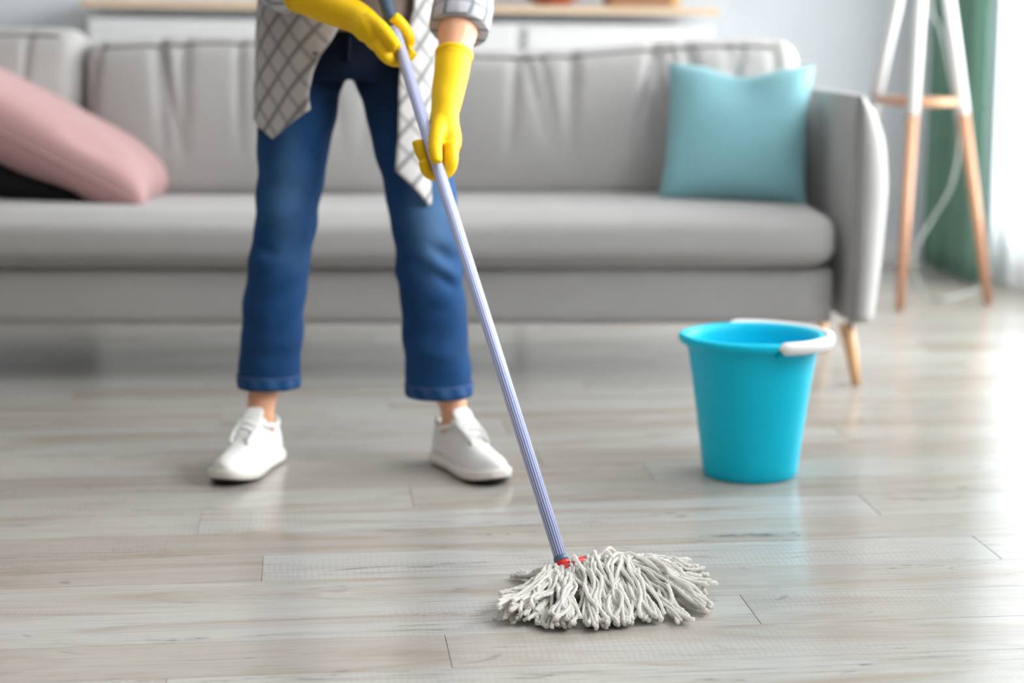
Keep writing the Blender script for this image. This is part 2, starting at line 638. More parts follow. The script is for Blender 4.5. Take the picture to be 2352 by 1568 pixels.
def plank_shape(L, Wd):
    h, b = 0.009, 0.0006
    vs = []
    for z, ins in ((-h, 0), (-b, 0), (0, b)):
        vs += [(-L / 2 + ins, -Wd / 2 + ins, z), (L / 2 - ins, -Wd / 2 + ins, z), (L / 2 - ins, Wd / 2 - ins, z), (-L / 2 + ins, Wd / 2 - ins, z)]
    return vs, ring_faces(3, 4, False, True)


def plank_mesh(L):
    vs, fs = plank_shape(L, PW - GAP)
    me = bpy.data.meshes.new('plank')
    me.from_pydata(vs, [], fs)
    me.materials.append(M['floor'])
    return me


full_plank = plank_mesh(PL - GAP)
rows = int(ROOM_D / PW)
planks = []
row_off = [0.0, 0.47, 0.86, 0.27, 1.03, 0.62]
for r in range(rows):
    t = (r + 0.5) * PW
    off = row_off[r % 6] + 0.11 * math.sin(r * 2.1)
    s = -((off) % PL)
    while s < ROOM_L:
        a, b = max(s, 0.0), min(s + PL, ROOM_L)
        if b - a > 0.03:
            planks.append((a, b, t))
        s += PL


def seen_size(a, b, t):
    c = room((a + b) / 2, t)
    if c.y < 2.3: return 0.0
    px = c.x / c.y * FPX + W_PX / 2
    if px < -900 or px > W_PX + 900: return 0.0
    return (b - a) / c.y ** 2


planks.sort(key=lambda p: -seen_size(*p))
n_single = min(240, sum(1 for p in planks if seen_size(*p) > 0))
fx, fy = WORLD_LOC['floor'].x, WORLD_LOC['floor'].y
for a, b, t in planks[:n_single]:
    c = room((a + b) / 2, t, 0)
    me = full_plank if abs((b - a) - PL) < 1e-6 else plank_mesh(b - a - GAP)
    o = bpy.data.objects.new('plank', me)
    COL.objects.link(o)
    o.parent = floor
    o.location = c - WORLD_LOC['floor']
    o.rotation_euler.z = ROOM_A
rest_v, rest_f = [], []
Rz = Matrix.Rotation(ROOM_A, 3, 'Z')
for a, b, t in planks[n_single:]:
    vs, fs = plank_shape(b - a - GAP, PW - GAP)
    k = len(rest_v); c = room((a + b) / 2, t, 0)
    rest_v += [Rz @ Vector(v) + c for v in vs]
    rest_f += [tuple(i + k for i in f) for f in fs]
o = put('plank_field', rest_v, rest_f, M['floor'], floor, smooth=False)
o['kind'] = 'stuff'

TW = 0.14
slab('wall_back', -TW, ROOM_L + TW, -TW, 0, -0.06, ROOM_H, M['wall'])['label'] = 'pale blue-grey painted wall behind the sofa'
slab('wall_left', ROOM_L, ROOM_L + TW, 0, ROOM_D, -0.06, ROOM_H, M['wall_warm'])['label'] = 'taupe painted side wall left of the sofa'
slab('wall_front', -TW, ROOM_L + TW, ROOM_D, ROOM_D + TW, -0.06, ROOM_H, M['wall_warm'])['label'] = 'taupe painted wall facing the sofa'
slab('ceiling', -TW, ROOM_L + TW, -TW, ROOM_D + TW, ROOM_H, ROOM_H + 0.1, M['ceil'])['label'] = 'plain white ceiling of the room'
# right wall: the seen window and an opening added for front fill
WZ1 = 2.4
WIN = ((0.46, 2.90), (3.20, 5.8))
SILL = (0.12, 1.25)  # high sill on the added window keeps fill off the floor under the sofa
wr = slab('wall_right', -TW, 0, 0, WIN[0][0], -0.06, ROOM_H, M['wall'])
wr['label'] = 'painted wall around the curtained windows on the right'
slab('pier', -TW, 0, WIN[0][1], WIN[1][0], -0.06, ROOM_H, M['wall'], wr)
slab('pier', -TW, 0, WIN[1][1], ROOM_D, -0.06, ROOM_H, M['wall'], wr)
for (t0, t1), WZ0 in zip(WIN, SILL):
    slab('wall_below_window', -TW, 0, t0, t1, -0.06, WZ0, M['wall'], wr)
    slab('wall_above_window', -TW, 0, t0, t1, WZ1, ROOM_H, M['wall'], wr)
slab('baseboard_right', 0, 0.014, 0, ROOM_D, 0.0, 0.08, M['trim'])['label'] = 'white baseboard under the curtained window wall'
slab('baseboard_back', 0.014, ROOM_L, 0, 0.014, 0.0, 0.08, M['trim'])['label'] = 'white baseboard along the wall behind the sofa'
for k, ((t0, t1), nb) in enumerate(zip(WIN, (2, 3))):
    WZ0 = SILL[k]
    w = slab('window_%d' % (k + 1), -0.10, -0.05, t0, t1, WZ0, WZ0 + 0.06, M['trim'])
    w['label'] = ('bright window behind the white sheer curtain', 'wide bright window nearer the camera')[k]
    slab('frame_head', -0.10, -0.05, t0, t1, WZ1 - 0.06, WZ1, M['trim'], w)
    for j in range(nb + 1):
        tc = t0 + 0.03 + (t1 - t0 - 0.06) * j / nb
        slab('mullion', -0.10, -0.05, tc - 0.03, tc + 0.03, WZ0 + 0.06, WZ1 - 0.06, M['trim'], w)
    for j in range(nb):
        ta = t0 + 0.06 + (t1 - t0 - 0.06) * j / nb
        tb = t0 + (t1 - t0 - 0.06) * (j + 1) / nb
        slab('pane', -0.080, -0.074, ta, tb, WZ0 + 0.06, WZ1 - 0.06, M['glass'], w)


# ------------------------------------------------------------------ sofa
def rounded_block(x0, x1, y0, y1, z0, z1, r, nx=40, ny=14, nz=16, disp=None, crown=0.0):
    """a soft upholstered block: subdivided box rounded by radius r, then displaced"""
    bm = bmesh.new()
    def grid(n): return [i / n for i in range(n + 1)]
    pts = {}
    def vert(i, j, k):
        if (i, j, k) not in pts:
            pts[(i, j, k)] = bm.verts.new((i / nx, j / ny, k / nz))
        return pts[(i, j, k)]
    for j in range(ny):
        for k in range(nz):
            for i in (0, nx):
                q = [vert(i, j, k), vert(i, j + 1, k), vert(i, j + 1, k + 1), vert(i, j, k + 1)]
                bm.faces.new(q if i else q[::-1])
    for i in range(nx):
        for k in range(nz):
            for j in (0, ny):
                q = [vert(i, j, k), vert(i + 1, j, k), vert(i + 1, j, k + 1), vert(i, j, k + 1)]
                bm.faces.new(q if j == 0 else q[::-1])
    for i in range(nx):
        for j in range(ny):
            for k in (0, nz):
                q = [vert(i, j, k), vert(i + 1, j, k), vert(i + 1, j + 1, k), vert(i, j + 1, k)]
                bm.faces.new(q if k else q[::-1])
    dims = ((x0, x1), (y0, y1), (z0, z1))
    def ease(u): # denser near the ends
        return 0.5 - 0.5 * math.cos(math.pi * u) if False else u
    for v in bm.verts:
        uvw = tuple(v.co)
        p = [a + (b - a) * ease(u) for (a, b), u in zip(dims, uvw)]
        c = [min(max(q, a + r), b - r) for q, (a, b) in zip(p, dims)]
        d = Vector(p) - Vector(c)
        if d.length > 1e-9:
            q = Vector(c) + d.normalized() * r
        else:
            q = Vector(p)
        # crown on top / front
        if crown:
            fx_ = 1 - abs(2 * uvw[0] - 1) ** 4
            fy_ = 1 - abs(2 * uvw[1] - 1) ** 4
            fz_ = 1 - abs(2 * uvw[2] - 1) ** 4
            q.z += crown * (uvw[2] - 0.5) * 2 * fx_ * fy_
            q.y -= crown * 0.8 * (0.5 - uvw[1]) * 2 * fx_ * fz_
        if disp: q = disp(q, uvw)
        v.co = q
    return bm


sofa = empty('sofa', (-0.6, 5.05, 0))
tag(sofa, 'long light grey fabric sofa with slim arms and tapered wooden legs', 'sofa')
SX0, SX1 = -2.02, 0.768
SF = 4.62          # front of the seat
Z_BASE0, Z_BASE1 = 0.147, 0.285
put_bm('seat_base', rounded_block(SX0 - 0.05, SX1 + 0.006, SF + 0.05, 5.20, Z_BASE0, Z_BASE1, 0.012, 30, 10, 6), M['sofa'], sofa, True)


def seat_disp(q, uvw):
    q.z += 0.004 * math.sin(q.x * 3.1 + 0.5) * uvw[2]
    q.y += 0.004 * math.sin(q.x * 4.3)
    return q


seat = put_bm('seat_cushion', rounded_block(SX0, SX1 + 0.004, SF, 5.24, 0.292, 0.419, 0.05, 70, 16, 14, seat_disp, 0.010), M['sofa'], sofa, True)
# welt seam along the front of the seat cushion
put('welt', *tube([(SX0 + 0.05, SF + 0.055, 0.289), (SX1 - 0.05, SF + 0.055, 0.289)], 0.005, 8)[:2], M['sofa_dark'], seat)


def back_cushion(x0, x1, topz, seed, tilt):
    rr = random.Random(seed)
    folds = [(rr.uniform(0.04, 0.96), rr.uniform(0.015, 0.035), rr.uniform(-0.9, 0.9), rr.uniform(0.35, 1.0)) for _ in range(11)]
    w = x1 - x0
    def d(q, uvw):
        u, j, k = uvw
        # vertical gathers that fade downwards
        h = 0.0
        for c, wd, sl, am in folds:
            uu = u - c - sl * (1 - k) * 0.12
            h -= am * math.exp(-(uu / (wd * 0.55)) ** 2) * max(0.0, (k - 0.25) / 0.75) ** 0.8
        fr = max(0.0, 1 - j * 2.2)
        q.y += -h * 0.021 * fr
        # puffed front, hollow towards the top seam
        q.y -= 0.045 * fr * math.sin(math.pi * min(1, k * 0.95 + 0.05)) ** 0.8 * (1 - abs(2 * u - 1) ** 5)
        q.z += (0.012 * math.sin(6.0 * u + seed) + tilt * (u - 0.5)) * k
        # backrest leans back
        q.y += (q.z - 0.42) * 0.16
        return q
    c = put_bm('back_cushion', rounded_block(x0, x1, 5.10, 5.30, 0.40, topz, 0.055, 90, 14, 40, d), M['sofa'], sofa, True)
    # top seam of the cushion cover
    pts = []
    for i in range(31):
        u = 0.06 + 0.88 * i / 30
        q = Vector((x0 + (x1 - x0) * u, 5.108, topz - 0.018))
        q.z += 0.012 * math.sin(6.0 * u + seed) + tilt * (u - 0.5)
        q.y += (q.z - 0.42) * 0.16
        pts.append(q)
    put('welt', *tube(pts, 0.0042, 6)[:2], M['sofa_dark'], c)
    return c


back_cushion(-0.245, 0.752, 0.806, 3, 0.012)
back_cushion(-1.120, -0.250, 0.815, 5, -0.030)
back_cushion(-2.000, -1.125, 0.845, 9, -0.020)
put_bm('back_frame', rounded_block(SX0 - 0.05, SX1 + 0.02, 5.30, 5.40, 0.30, 0.74, 0.03, 30, 6, 20, lambda q, u: Vector((q.x, q.y + max(0, q.z - 0.42) * 0.16, q.z))), M['sofa'], sofa, True)


def sofa_arm(mirror):
    # plan outline (front rounded outwards), lofted upwards
    def outline(z):
        f = (z - Z_BASE0) / (0.70 - Z_BASE0)
        out = float(np.interp(f, [0, 0.25, 0.6, 0.8, 0.92, 1.0], [0.062, 0.078, 0.092, 0.082, 0.056, 0.020]))
        inn = float(np.interp(f, [0, 0.9, 1.0], [0.0, 0.0, 0.006]))
        xi_f, xi_b = 0.808, 0.772
        pts = [(xi_b + inn, 5.47), (xi_b + inn + 0.004, 5.2), (xi_f - 0.012 + inn, 4.75), (xi_f + inn, 4.605)]
        pts += [(xi_f + out * 0.30, 4.592), (xi_f + out * 0.62, 4.600), (xi_f + out * 0.88, 4.625), (xi_f + out, 4.67)]
        pts += [(xi_f + out - 0.004, 4.85), (xi_f + out - 0.02, 5.2), (xi_f + out - 0.035, 5.47)]
        return pts
    zs = list(np.linspace(Z_BASE0, 0.60, 14)) + [0.63, 0.655, 0.675, 0.690, 0.698, 0.701]
    vs, n = [], 0
    for z in zs:
        o = outline(z); n = len(o)
        for x, y in o:
            zz = z - max(0.0, y - 4.9) * 0.02 * (z / 0.7)
            vs.append(Vector((x, y, zz)))
    front = [vs[i * n + 3] + Vector((-0.001, -0.001, 0)) for i in range(len(zs))]
    if mirror:
        mx = lambda p: Vector((SX0 + SX1 - p.x, p.y, p.z))
        vs = [mx(p) for p in vs]; front = [mx(p) for p in front]
    a = put('arm', vs, ring_faces(len(zs), n), M['sofa'], sofa)
    bm = bmesh.new(); bm.from_mesh(a.data); bmesh.ops.recalc_face_normals(bm, faces=bm.faces[:]); bm.to_mesh(a.data); bm.free()
    md = a.modifiers.new('soft', 'SUBSURF'); md.levels = 1; md.render_levels = 2
    put('welt', *tube(front, 0.0042, 8)[:2], M['sofa_dark'], a)


sofa_arm(False)
sofa_arm(True)


def sofa_leg(x, y, dx, dy):
    pts = [Vector((x, y, Z_BASE0 + 0.002)), Vector((x + dx * 0.5, y + dy * 0.5, 0.08)), Vector((x + dx, y + dy, 0.0))]
    put('leg', *tube(pts, [0.0185, 0.0155, 0.0105], 20)[:2], M['leg_wood'], sofa)


lf = G(1967, 884)
sofa_leg(lf.x - 0.026, lf.y + 0.015, 0.026, -0.015)
sofa_leg(lf.x - 0.026, 5.13, 0.026, 0.02)
sofa_leg(SX0 + SX1 - lf.x + 0.026, lf.y + 0.015, -0.026, -0.015)
sofa_leg(SX0 + SX1 - lf.x + 0.026, 5.13, -0.026, 0.02)


# ------------------------------------------------------------------ cushions
def cushion(name, mat, w, h, t, M4, seed, pinch=0.10, dents=(), sag=0.0):
    n = 36
    rr = random.Random(seed)
    ph = [rr.uniform(0, 6.28) for _ in range(6)]
    vs, fs = [], []
    def pt(u, v, side):
        # u,v in -1..1
        k = (max(0.0, 1 - u ** 4) * max(0.0, 1 - v ** 4)) ** 0.42
        x = u * (1 - pinch * (1 - v * v) * abs(u) ** 3)
        y = v * (1 - pinch * (1 - u * u) * abs(v) ** 3)
        z = side * 0.5 * t * k
        z *= 1 + 0.05 * math.sin(3 * u + ph[0]) * math.cos(2.5 * v + ph[1])
        for (cu, cv, sr, am) in dents:
            z -= side * am * math.exp(-(((u - cu) / sr) ** 2 + ((v - cv) / sr) ** 2)) * k
        z += side * 0.004 * k * math.sin(9 * u + 3 * math.sin(2 * v + ph[2]) + ph[3]) * (abs(u) ** 2 + abs(v) ** 2) * 0.5
        yy = y * h / 2 - sag * max(0, v) ** 3 * math.exp(-((u - 0.05) / 0.45) ** 2)
        return M4 @ Vector((x * w / 2, yy, z))
    for side in (1, -1):
        base = len(vs)
        for i in range(n + 1):
            for j in range(n + 1):
                vs.append(pt(-math.cos(math.pi * i / n), -math.cos(math.pi * j / n), side))
        for i in range(n):
            for j in range(n):
                a = base + i * (n + 1) + j
                q = (a, a + n + 1, a + n + 2, a + 1)
                fs.append(q if side > 0 else q[::-1])
    o = put(name, vs, fs, mat)
    bm = bmesh.new(); bm.from_mesh(o.data); bmesh.ops.remove_doubles(bm, verts=bm.verts[:], dist=0.0004)
    bmesh.ops.recalc_face_normals(bm, faces=bm.faces[:])
    bm.to_mesh(o.data); bm.free()
    o.data.polygons.foreach_set('use_smooth', [True] * len(o.data.polygons))
    # piping around the edge
    rim = []
    for (ua, va, ub, vb) in ((-1, -1, 1, -1), (1, -1, 1, 1), (1, 1, -1, 1), (-1, 1, -1, -1)):
        for i in range(16):
            f = i / 16
            rim.append(pt(ua + (ub - ua) * f, va + (vb - va) * f, 0))
    rim.append(rim[0])
    put('piping', *tube(rim, 0.003, 6)[:2], mat, o)
    return o


def frame(origin, xdir, ydir):
    x = Vector(xdir).normalized()
    y = Vector(ydir); y = (y - x * y.dot(x)).normalized()
    z = x.cross(y)
    m = Matrix((x, y, z)).transposed().to_4x4()
    m.translation = Vector(origin)
    return m


# teal cushion leaning on the backrest
tl, tr_, bl, br = P(1558, 152, 5.08), P(1876, 158, 5.00), P(1504, 462, 4.93), P(1830, 474, 4.88)
c0 = (tl + tr_ + bl + br) / 4
tw = ((tr_ - tl).length + (br - bl).length) / 2
th = ((tl - bl).length + (tr_ - br).length) / 2
tealm = frame(c0, (tr_ - tl) + (br - bl), (tl - bl) + (tr_ - br))
tag(cushion('teal_cushion', M['teal'], tw * 1.04, th * 1.03, 0.15, tealm, 4, 0.07, ((0.1, 0.6, 0.4, 0.02),), 0.03),
    'teal square cushion leaning on the sofa back beside the arm', 'cushion')

# pink cushion slumped at the left, seen almost edge on
pa, pb = P(372, 452, 4.98), P(-270, 126, 5.02)
pm = frame((pa + pb) / 2 + Vector((0.0, 0.0, 0.0)), (pb - pa), Vector((0.06, 1.0, 0.04)))
tag(cushion('pink_cushion', M['pink'], (pb - pa).length * 1.0, 0.36, 0.185, pm, 8, 0.06, ((-0.55, -0.75, 0.25, 0.02),)),
    'dusty pink cushion slumped at the left end of the sofa', 'cushion')
# black cushion below it
ka, kb = P(215, 446, 5.00), P(-330, 340, 5.03)
km = frame((ka + kb) / 2 + Vector((0, 0.02, 0.012)), (kb - ka), Vector((0.0, 1.0, 0.05)))
tag(cushion('black_cushion', M['black_fab'], (kb - ka).length, 0.34, 0.11, km, 12, 0.06),
    'black cushion wedged underneath the pink cushion on the sofa', 'cushion')


# ------------------------------------------------------------------ sideboard and things on it
SB_T = 0.44                                     # depth of the sideboard
SB_H = 0.916
SB_FRONT = SB_T + 0.03                          # its front stands this far off the back wall


def s_at(px, t):
    """distance from the right wall where a point t in front of the back wall is seen at px"""
    lo, hi = 0.0, ROOM_L
    for _ in range(40):
        m = (lo + hi) / 2
        q = room(m, t, 0.85)
        x = W_PX / 2 + q.x / (q.y * math.cos(PITCH) + (CAM_H - q.z) * math.sin(PITCH)) * FPX
        if x > px: lo = m
        else: hi = m
    return lo


sb_s0, sb_s1 = s_at(1652, SB_FRONT), s_at(188, SB_FRONT)
sb_w = sb_s1 - sb_s0
sb_c = room((sb_s0 + sb_s1) / 2, SB_FRONT - SB_T / 2, 0)
SB_TILT = math.radians(0.8)                     # it leans a little, like in the picture
sb = empty('sideboard', sb_c)
tag(sb, 'white sideboard with an oak top standing behind the sofa', 'sideboard')
sb_M = Matrix.Translation(sb_c + Vector((0, 0, SB_H))) @ Matrix.Rotation(ROOM_A, 4, 'Z') @ Matrix.Rotation(SB_TILT, 4, 'Y') @ Matrix.Translation((0, 0, -SB_H))


def sb_box(name, u, v, z, su, sv, sz, mat, parent, bevel=0.003):
    bm = box_bm(su, sv, sz, bevel, 2, (u, v, z))
    bmesh.ops.transform(bm, matrix=sb_M, verts=bm.verts)
    return put_bm(name, bm, mat, parent)


body = sb_box('body', 0, 0.01, 0.10 + 0.38, sb_w - 0.03, SB_T - 0.03, 0.76, M['white'], sb)
sb_box('top', 0, 0, SB_H - 0.0125, sb_w, SB_T, 0.025, M['top_wood'], sb)
gapx = sb_w / 2 - (s_at(1196, SB_FRONT) - sb_s0)
segs = [(-sb_w / 2 + 0.02, gapx - 0.70), (gapx - 0.695, gapx - 0.022), (gapx + 0.022, sb_w / 2 - 0.02)]
for a, b in segs:
    d = sb_box('door', (a + b) / 2, -SB_T / 2 + 0.012, 0.10 + 0.375, b - a, 0.02, 0.74, M['white'], sb)
    k = sb_box('handle', b - 0.06, -SB_T / 2 - 0.004, 0.56, 0.012, 0.012, 0.12, M['rod'], d, 0.002)
for su in (-1, 1):
    for sv in (-1, 1):
        q = sb_M @ Vector((su * (sb_w / 2 - 0.08), sv * (SB_T / 2 - 0.07), 0.10))
        put_box('leg', (0.035, 0.035, q.z), (q.x, q.y, q.z / 2), M['top_wood'], sb, 0.003, ROOM_A)

# terracotta bowl
bc = sb_M @ Vector((sb_w / 2 - (s_at(1283, SB_FRONT) - sb_s0), -0.06, SB_H + 0.0025))
prof = [(0.0, 0.0), (0.05, 0.0), (0.056, 0.004), (0.085, 0.022), (0.108, 0.055), (0.118, 0.095), (0.112, 0.095), (0.100, 0.055), (0.078, 0.028), (0.05, 0.012), (0.0, 0.010)]
tag(put('bowl', *lathe(prof, 40, bc, False, False), M['terracotta']), 'orange-brown bowl standing on the sideboard', 'bowl')
# wooden box with a paler end
kc = sb_M @ Vector((sb_w / 2 - (s_at(1492, SB_FRONT) - sb_s0), -0.04, SB_H + 0.002))
wb = empty('wooden_box', kc)
tag(wb, 'brown wooden box with a paler end standing on the sideboard', 'box')
put_box('body', (0.205, 0.16, 0.12), kc + Vector((-0.012, 0, 0.06)), M['box_wood'], wb, 0.004, ROOM_A)
put_box('end_panel', (0.026, 0.16, 0.12), kc + Vector((0.1035, 0.0115, 0.06)), M['box_light'], wb, 0.004, ROOM_A)


# ------------------------------------------------------------------ tripod lamp and cable
FA, FB, FC = G(2066, 714), G(2270, 698), G(1912, 668)
apex = P(2136, -335, (FA.y + FB.y + FC.y) / 3)
lamp = empty('tripod_floor_lamp', Vector((apex.x, apex.y, 0)))
tag(lamp, 'tripod floor lamp with white-painted beech legs beside the green curtain', 'floor lamp')
ZX = P(2098, 265, FA.y + 0.05).z          # where the white paint starts


def leg_pt(F, z):
    k = z / apex.z
    return F + (apex - F) * k


for F in (FA, FB, FC):
    l = put('leg', *tube([leg_pt(F, 0.0), leg_pt(F, ZX)], [0.0135, 0.0175], 16)[:2], M['lamp_wood'], lamp)
    put('painted_section', *tube([leg_pt(F, ZX), leg_pt(F, apex.z)], [0.0185, 0.0165], 16)[:2], M['white'], l)
zb = P(2098, 238, FA.y + 0.05).z
for F0, F1 in ((FA, FB), (FB, FC), (FC, FA)):
    put('brace', *tube([leg_pt(F0, zb), leg_pt(F1, zb)], 0.0125, 14)[:2], M['lamp_wood'], lamp)
put('hub', *lathe([(0.0, -0.05), (0.045, -0.05), (0.05, 0.0), (0.045, 0.04), (0.015, 0.06), (0.012, 0.12), (0.0, 0.12)], 24, apex, False, False), M['white'], lamp)
put('lamp_shade', *lathe([(0.235, 0.06), (0.175, 0.36), (0.172, 0.36), (0.232, 0.06)], 40, apex, False, False), M['shade'], lamp)
cy0 = apex.y
cpts = [apex + Vector((0.0, 0.02, -0.02)), P(2138, 0, cy0), P(2160, 70, cy0), P(2185, 190, cy0 - 0.02), P(2198, 280, cy0 - 0.02), P(2202, 340, cy0), P(2183, 430, cy0),
        P(2140, 505, cy0 + 0.02), P(2102, 570, cy0 + 0.02), P(2100, 620, cy0 + 0.03)]
g1, g2, g3, g4 = G(2122, 672, 0.006), G(2165, 686, 0.006), G(2225, 672, 0.006), G(2262, 655, 0.006)
cab = smooth_path(cpts + [g1, g2, g3, g4], 6)
tag(put('lamp_cable', *tube(cab, 0.0045, 8)[:2], M['cable']), 'pale cable hanging from the tripod lamp down to the floor', 'cable')


# ------------------------------------------------------------------ curtains
def drape(name, mat, t0, t1, s_mid, amp, waves, z0, z1, seed, thick=0.004, splay=0.25):
    rr = random.Random(seed)
    nu, nz = int(waves * 14), 26
    ph = rr.uniform(0, 6)
    vs, uv = [], []
    for k in range(nz + 1):
        f = k / nz
        z = z0 + (z1 - z0) * f
        for i in range(nu + 1):
            u = i / nu
            a = 2 * math.pi * waves * (u + 0.018 * math.sin(7 * u + ph)) + ph
            env = 1 - splay * f
            s = s_mid + amp * env * (math.sin(a) + 0.22 * math.sin(2.3 * a + 1.0 + 0.5 * (1 - f)))
            t = t0 + (t1 - t0) * u + 0.012 * math.sin(a * 2 + 1) + 0.006 * math.sin(3 * f + 9 * u)
            vs.append(room(s, t, z))
            uv.append((u, f))
    fs = [(k * (nu + 1) + i, k * (nu + 1) + i + 1, (k + 1) * (nu + 1) + i + 1, (k + 1) * (nu + 1) + i) for k in range(nz) for i in range(nu)]
    o = put(name, vs, fs, mat)
    if thick:
        md = o.modifiers.new('cloth', 'SOLIDIFY'); md.thickness = thick
    return o


tag(drape('green_curtain', M['green'], 0.10, 0.60, 0.155, 0.030, 5.2, 0.012, 2.5, 3),
    'sage green curtain hanging in folds behind the tripod lamp', 'curtain')
tag(drape('sheer_curtain', M['sheer'], 0.42, 3.0, 0.075, 0.024, 15, 0.02, 2.5, 5, 0.0, 0.1),
    'bright white sheer curtain over the window beside the green curtain', 'curtain')
tag(drape('sheer_curtain', M['sheer'], 3.10, 5.9, 0.075, 0.024, 20, 0.02, 2.5, 6, 0.0, 0.1),
    'white sheer curtain over the unseen window added for front fill', 'curtain')
tag(put('curtain_rod', *tube([room(0.11, 0.02, 2.515), room(0.11, 6.0, 2.515)], 0.012, 12)[:2], M['rod']), 'thin steel curtain rod above the windows', 'curtain rod')


# ------------------------------------------------------------------ bucket
bk = G(1722, 1087)
bs = mpp(bk.y, 0.13)
bucket = empty('bucket', bk)
tag(bucket, 'turquoise plastic bucket with a white carrying handle on the floor', 'bucket')
BH = 0.279
R0, R1 = 0.0915, 0.1255
prof = [(0.0, 0.004), (R0 - 0.012, 0.004), (R0 - 0.010, 0.0), (R0 - 0.003, 0.0), (R0 + 0.001, 0.006)]
for i in range(1, 13):
    f = i / 12
    prof.append((R0 + 0.001 + (R1 - R0) * (0.80 * f + 0.20 * f * f), 0.006 + (BH - 0.024) * f))
prof += [(R1 + 0.004, BH - 0.016), (R1 + 0.010, BH - 0.017), (R1 + 0.0135, BH - 0.012), (R1 + 0.0130, BH - 0.004), (R1 + 0.010, BH), (R1 + 0.004, BH + 0.0005), (R1 - 0.001, BH - 0.004)]
for i in range(12, -1, -1):
    f = i / 12
    prof.append((R0 - 0.003 + (R1 - R0) * (0.80 * f + 0.20 * f * f), 0.010 + (BH - 0.028) * f))
prof.append((0.0, 0.010))
vs, fs = lathe(prof, 72, (0, 0, 0), False, False)
out = []
for v in vs:
    r = math.hypot(v.x, v.y)
    if v.z > BH - 0.05 and r > 0.05:                       # shallow pouring lip on the left
        a = math.atan2(v.y, v.x)
        da = abs((a - math.pi * 1.02 + math.pi) % (2 * math.pi) - math.pi)
        k = math.exp(-(da / 0.30) ** 2) * ((v.z - (BH - 0.05)) / 0.05) ** 2
        v = Vector((v.x * (1 + 0.05 * k), v.y * (1 + 0.05 * k), v.z + 0.002 * k))
    out.append(v + bk)
bb = put('body', out, fs, M['bucket'], bucket)
bm = bmesh.new(); bm.from_mesh(bb.data); bmesh.ops.remove_doubles(bm, verts=bm.verts[:], dist=1e-5); bmesh.ops.recalc_face_normals(bm, faces=bm.faces[:]); bm.to_mesh(bb.data); bm.free()
# handle: flat white strap folded down onto the right half of the rim
hp, RH = [], R1 + 0.0185
a0, a1 = math.radians(-77), math.radians(104)
n = 44
vs = []
sec = [(-0.008, -0.0105), (0.001, -0.0125), (0.007, -0.0100), (0.0090, 0.0), (0.007, 0.0095), (0.001, 0.0115), (-0.008, 0.0105), (-0.0115, 0.0)]
for i in range(n + 1):
    f = i / n
    a = a0 + (a1 - a0) * f
    e = min(1.0, math.sqrt(max(0.0, 1 - (max(0, 0.045 - f) / 0.045) ** 2)), math.sqrt(max(0.0, 1 - (max(0, f - 0.955) / 0.045) ** 2))) * 0.98 + 0.02
    sag = 0.006 * math.sin(math.pi * f)
    for (dr, dz) in sec:
        r = RH + dr * e + 0.006 * math.sin(math.pi * f)
        vs.append(bk + Vector((r * math.cos(a), r * math.sin(a), BH - 0.007 + dz * e * 1.05 - sag * 0.3)))
hd = put('handle', vs, ring_faces(n + 1, len(sec)), M['handle'], bucket)
for a in (a0 + 0.05, a1 - 0.05):
    c = bk + Vector((R1 * math.cos(a), R1 * math.sin(a), BH - 0.022))
    d = Vector((math.cos(a), math.sin(a), 0))
    put('pivot', *tube([c, c + d * 0.016], [0.006, 0.005], 12)[:2], M['bucket'], bucket)

# ------------------------------------------------------------------ mop
PB = P(1288, 1281, 2.985)
PT = P(903, 60, 3.50)
pdir = (PT - PB).normalized()


def pole_at(py):
    """point of the pole axis at that picture height"""
    lo, hi = -0.3, 1.6
    for _ in range(50):
        m = (lo + hi) / 2
        q = PB + (PT - PB) * m
        v = q - Vector((0, 0, CAM_H))
        c, s = math.cos(PITCH), math.sin(PITCH)
        zc = v.y * c - v.z * s; yc = v.y * s + v.z * c
        y = H_PX / 2 - FPX * yc / zc
        if y > py: lo = m
        else: hi = m
    return PB + (PT - PB) * lo


mop = empty('mop', Vector((PB.x + 0.06, PB.y, 0)))
tag(mop, 'cotton string mop with a blue-striped pole resting on the floor', 'mop')
q0 = pole_at(62)
vs, fs, uv = tube([PB, q0], 0.0104, 40)
uvc = [(j % 40 / 40 * 2 * math.pi * 0.0104, uv[j][1]) for j in range(len(uv))]
po = put('pole', vs, fs, M['pole'], mop, uvs=uvc)
# fix the wrap of the last strip of faces
lay = po.data.uv_layers[0].data
for p in po.data.polygons:
    if p.loop_total != 4: continue
    us = [lay[i].uv[0] for i in p.loop_indices]
    if max(us) - min(us) > 0.03:
        for i in p.loop_indices:
            if lay[i].uv[0] < 0.01: lay[i].uv[0] += 2 * math.pi * 0.0104
top = q0 + pdir * 0.20
put('grip', *tube([q0 - pdir * 0.002, q0 + pdir * 0.004, q0 + pdir * 0.18, top], [0.0108, 0.0122, 0.0122, 0.008], 24)[:2], M['grip'], mop)
put('collar', *tube([PB - pdir * 0.006, PB - pdir * 0.003, PB + pdir * 0.001, PB + pdir * 0.003], [0.0112, 0.0120, 0.0120, 0.0110], 32)[:2], M['collar'], mop)
sk = [PB - pdir * 0.004, PB - pdir * 0.012, PB - pdir * 0.024, Vector((PB.x + 0.022, PB.y - 0.012, 0.034)), Vector((PB.x + 0.024, PB.y - 0.008, 0.012))]
put('socket', *tube(sk, [0.0108, 0.0125, 0.0145, 0.024, 0.028], 24)[:2], M['red'], mop)

RY = 0.0028
hub = Vector((PB.x + 0.012, PB.y - 0.015, 0.0))


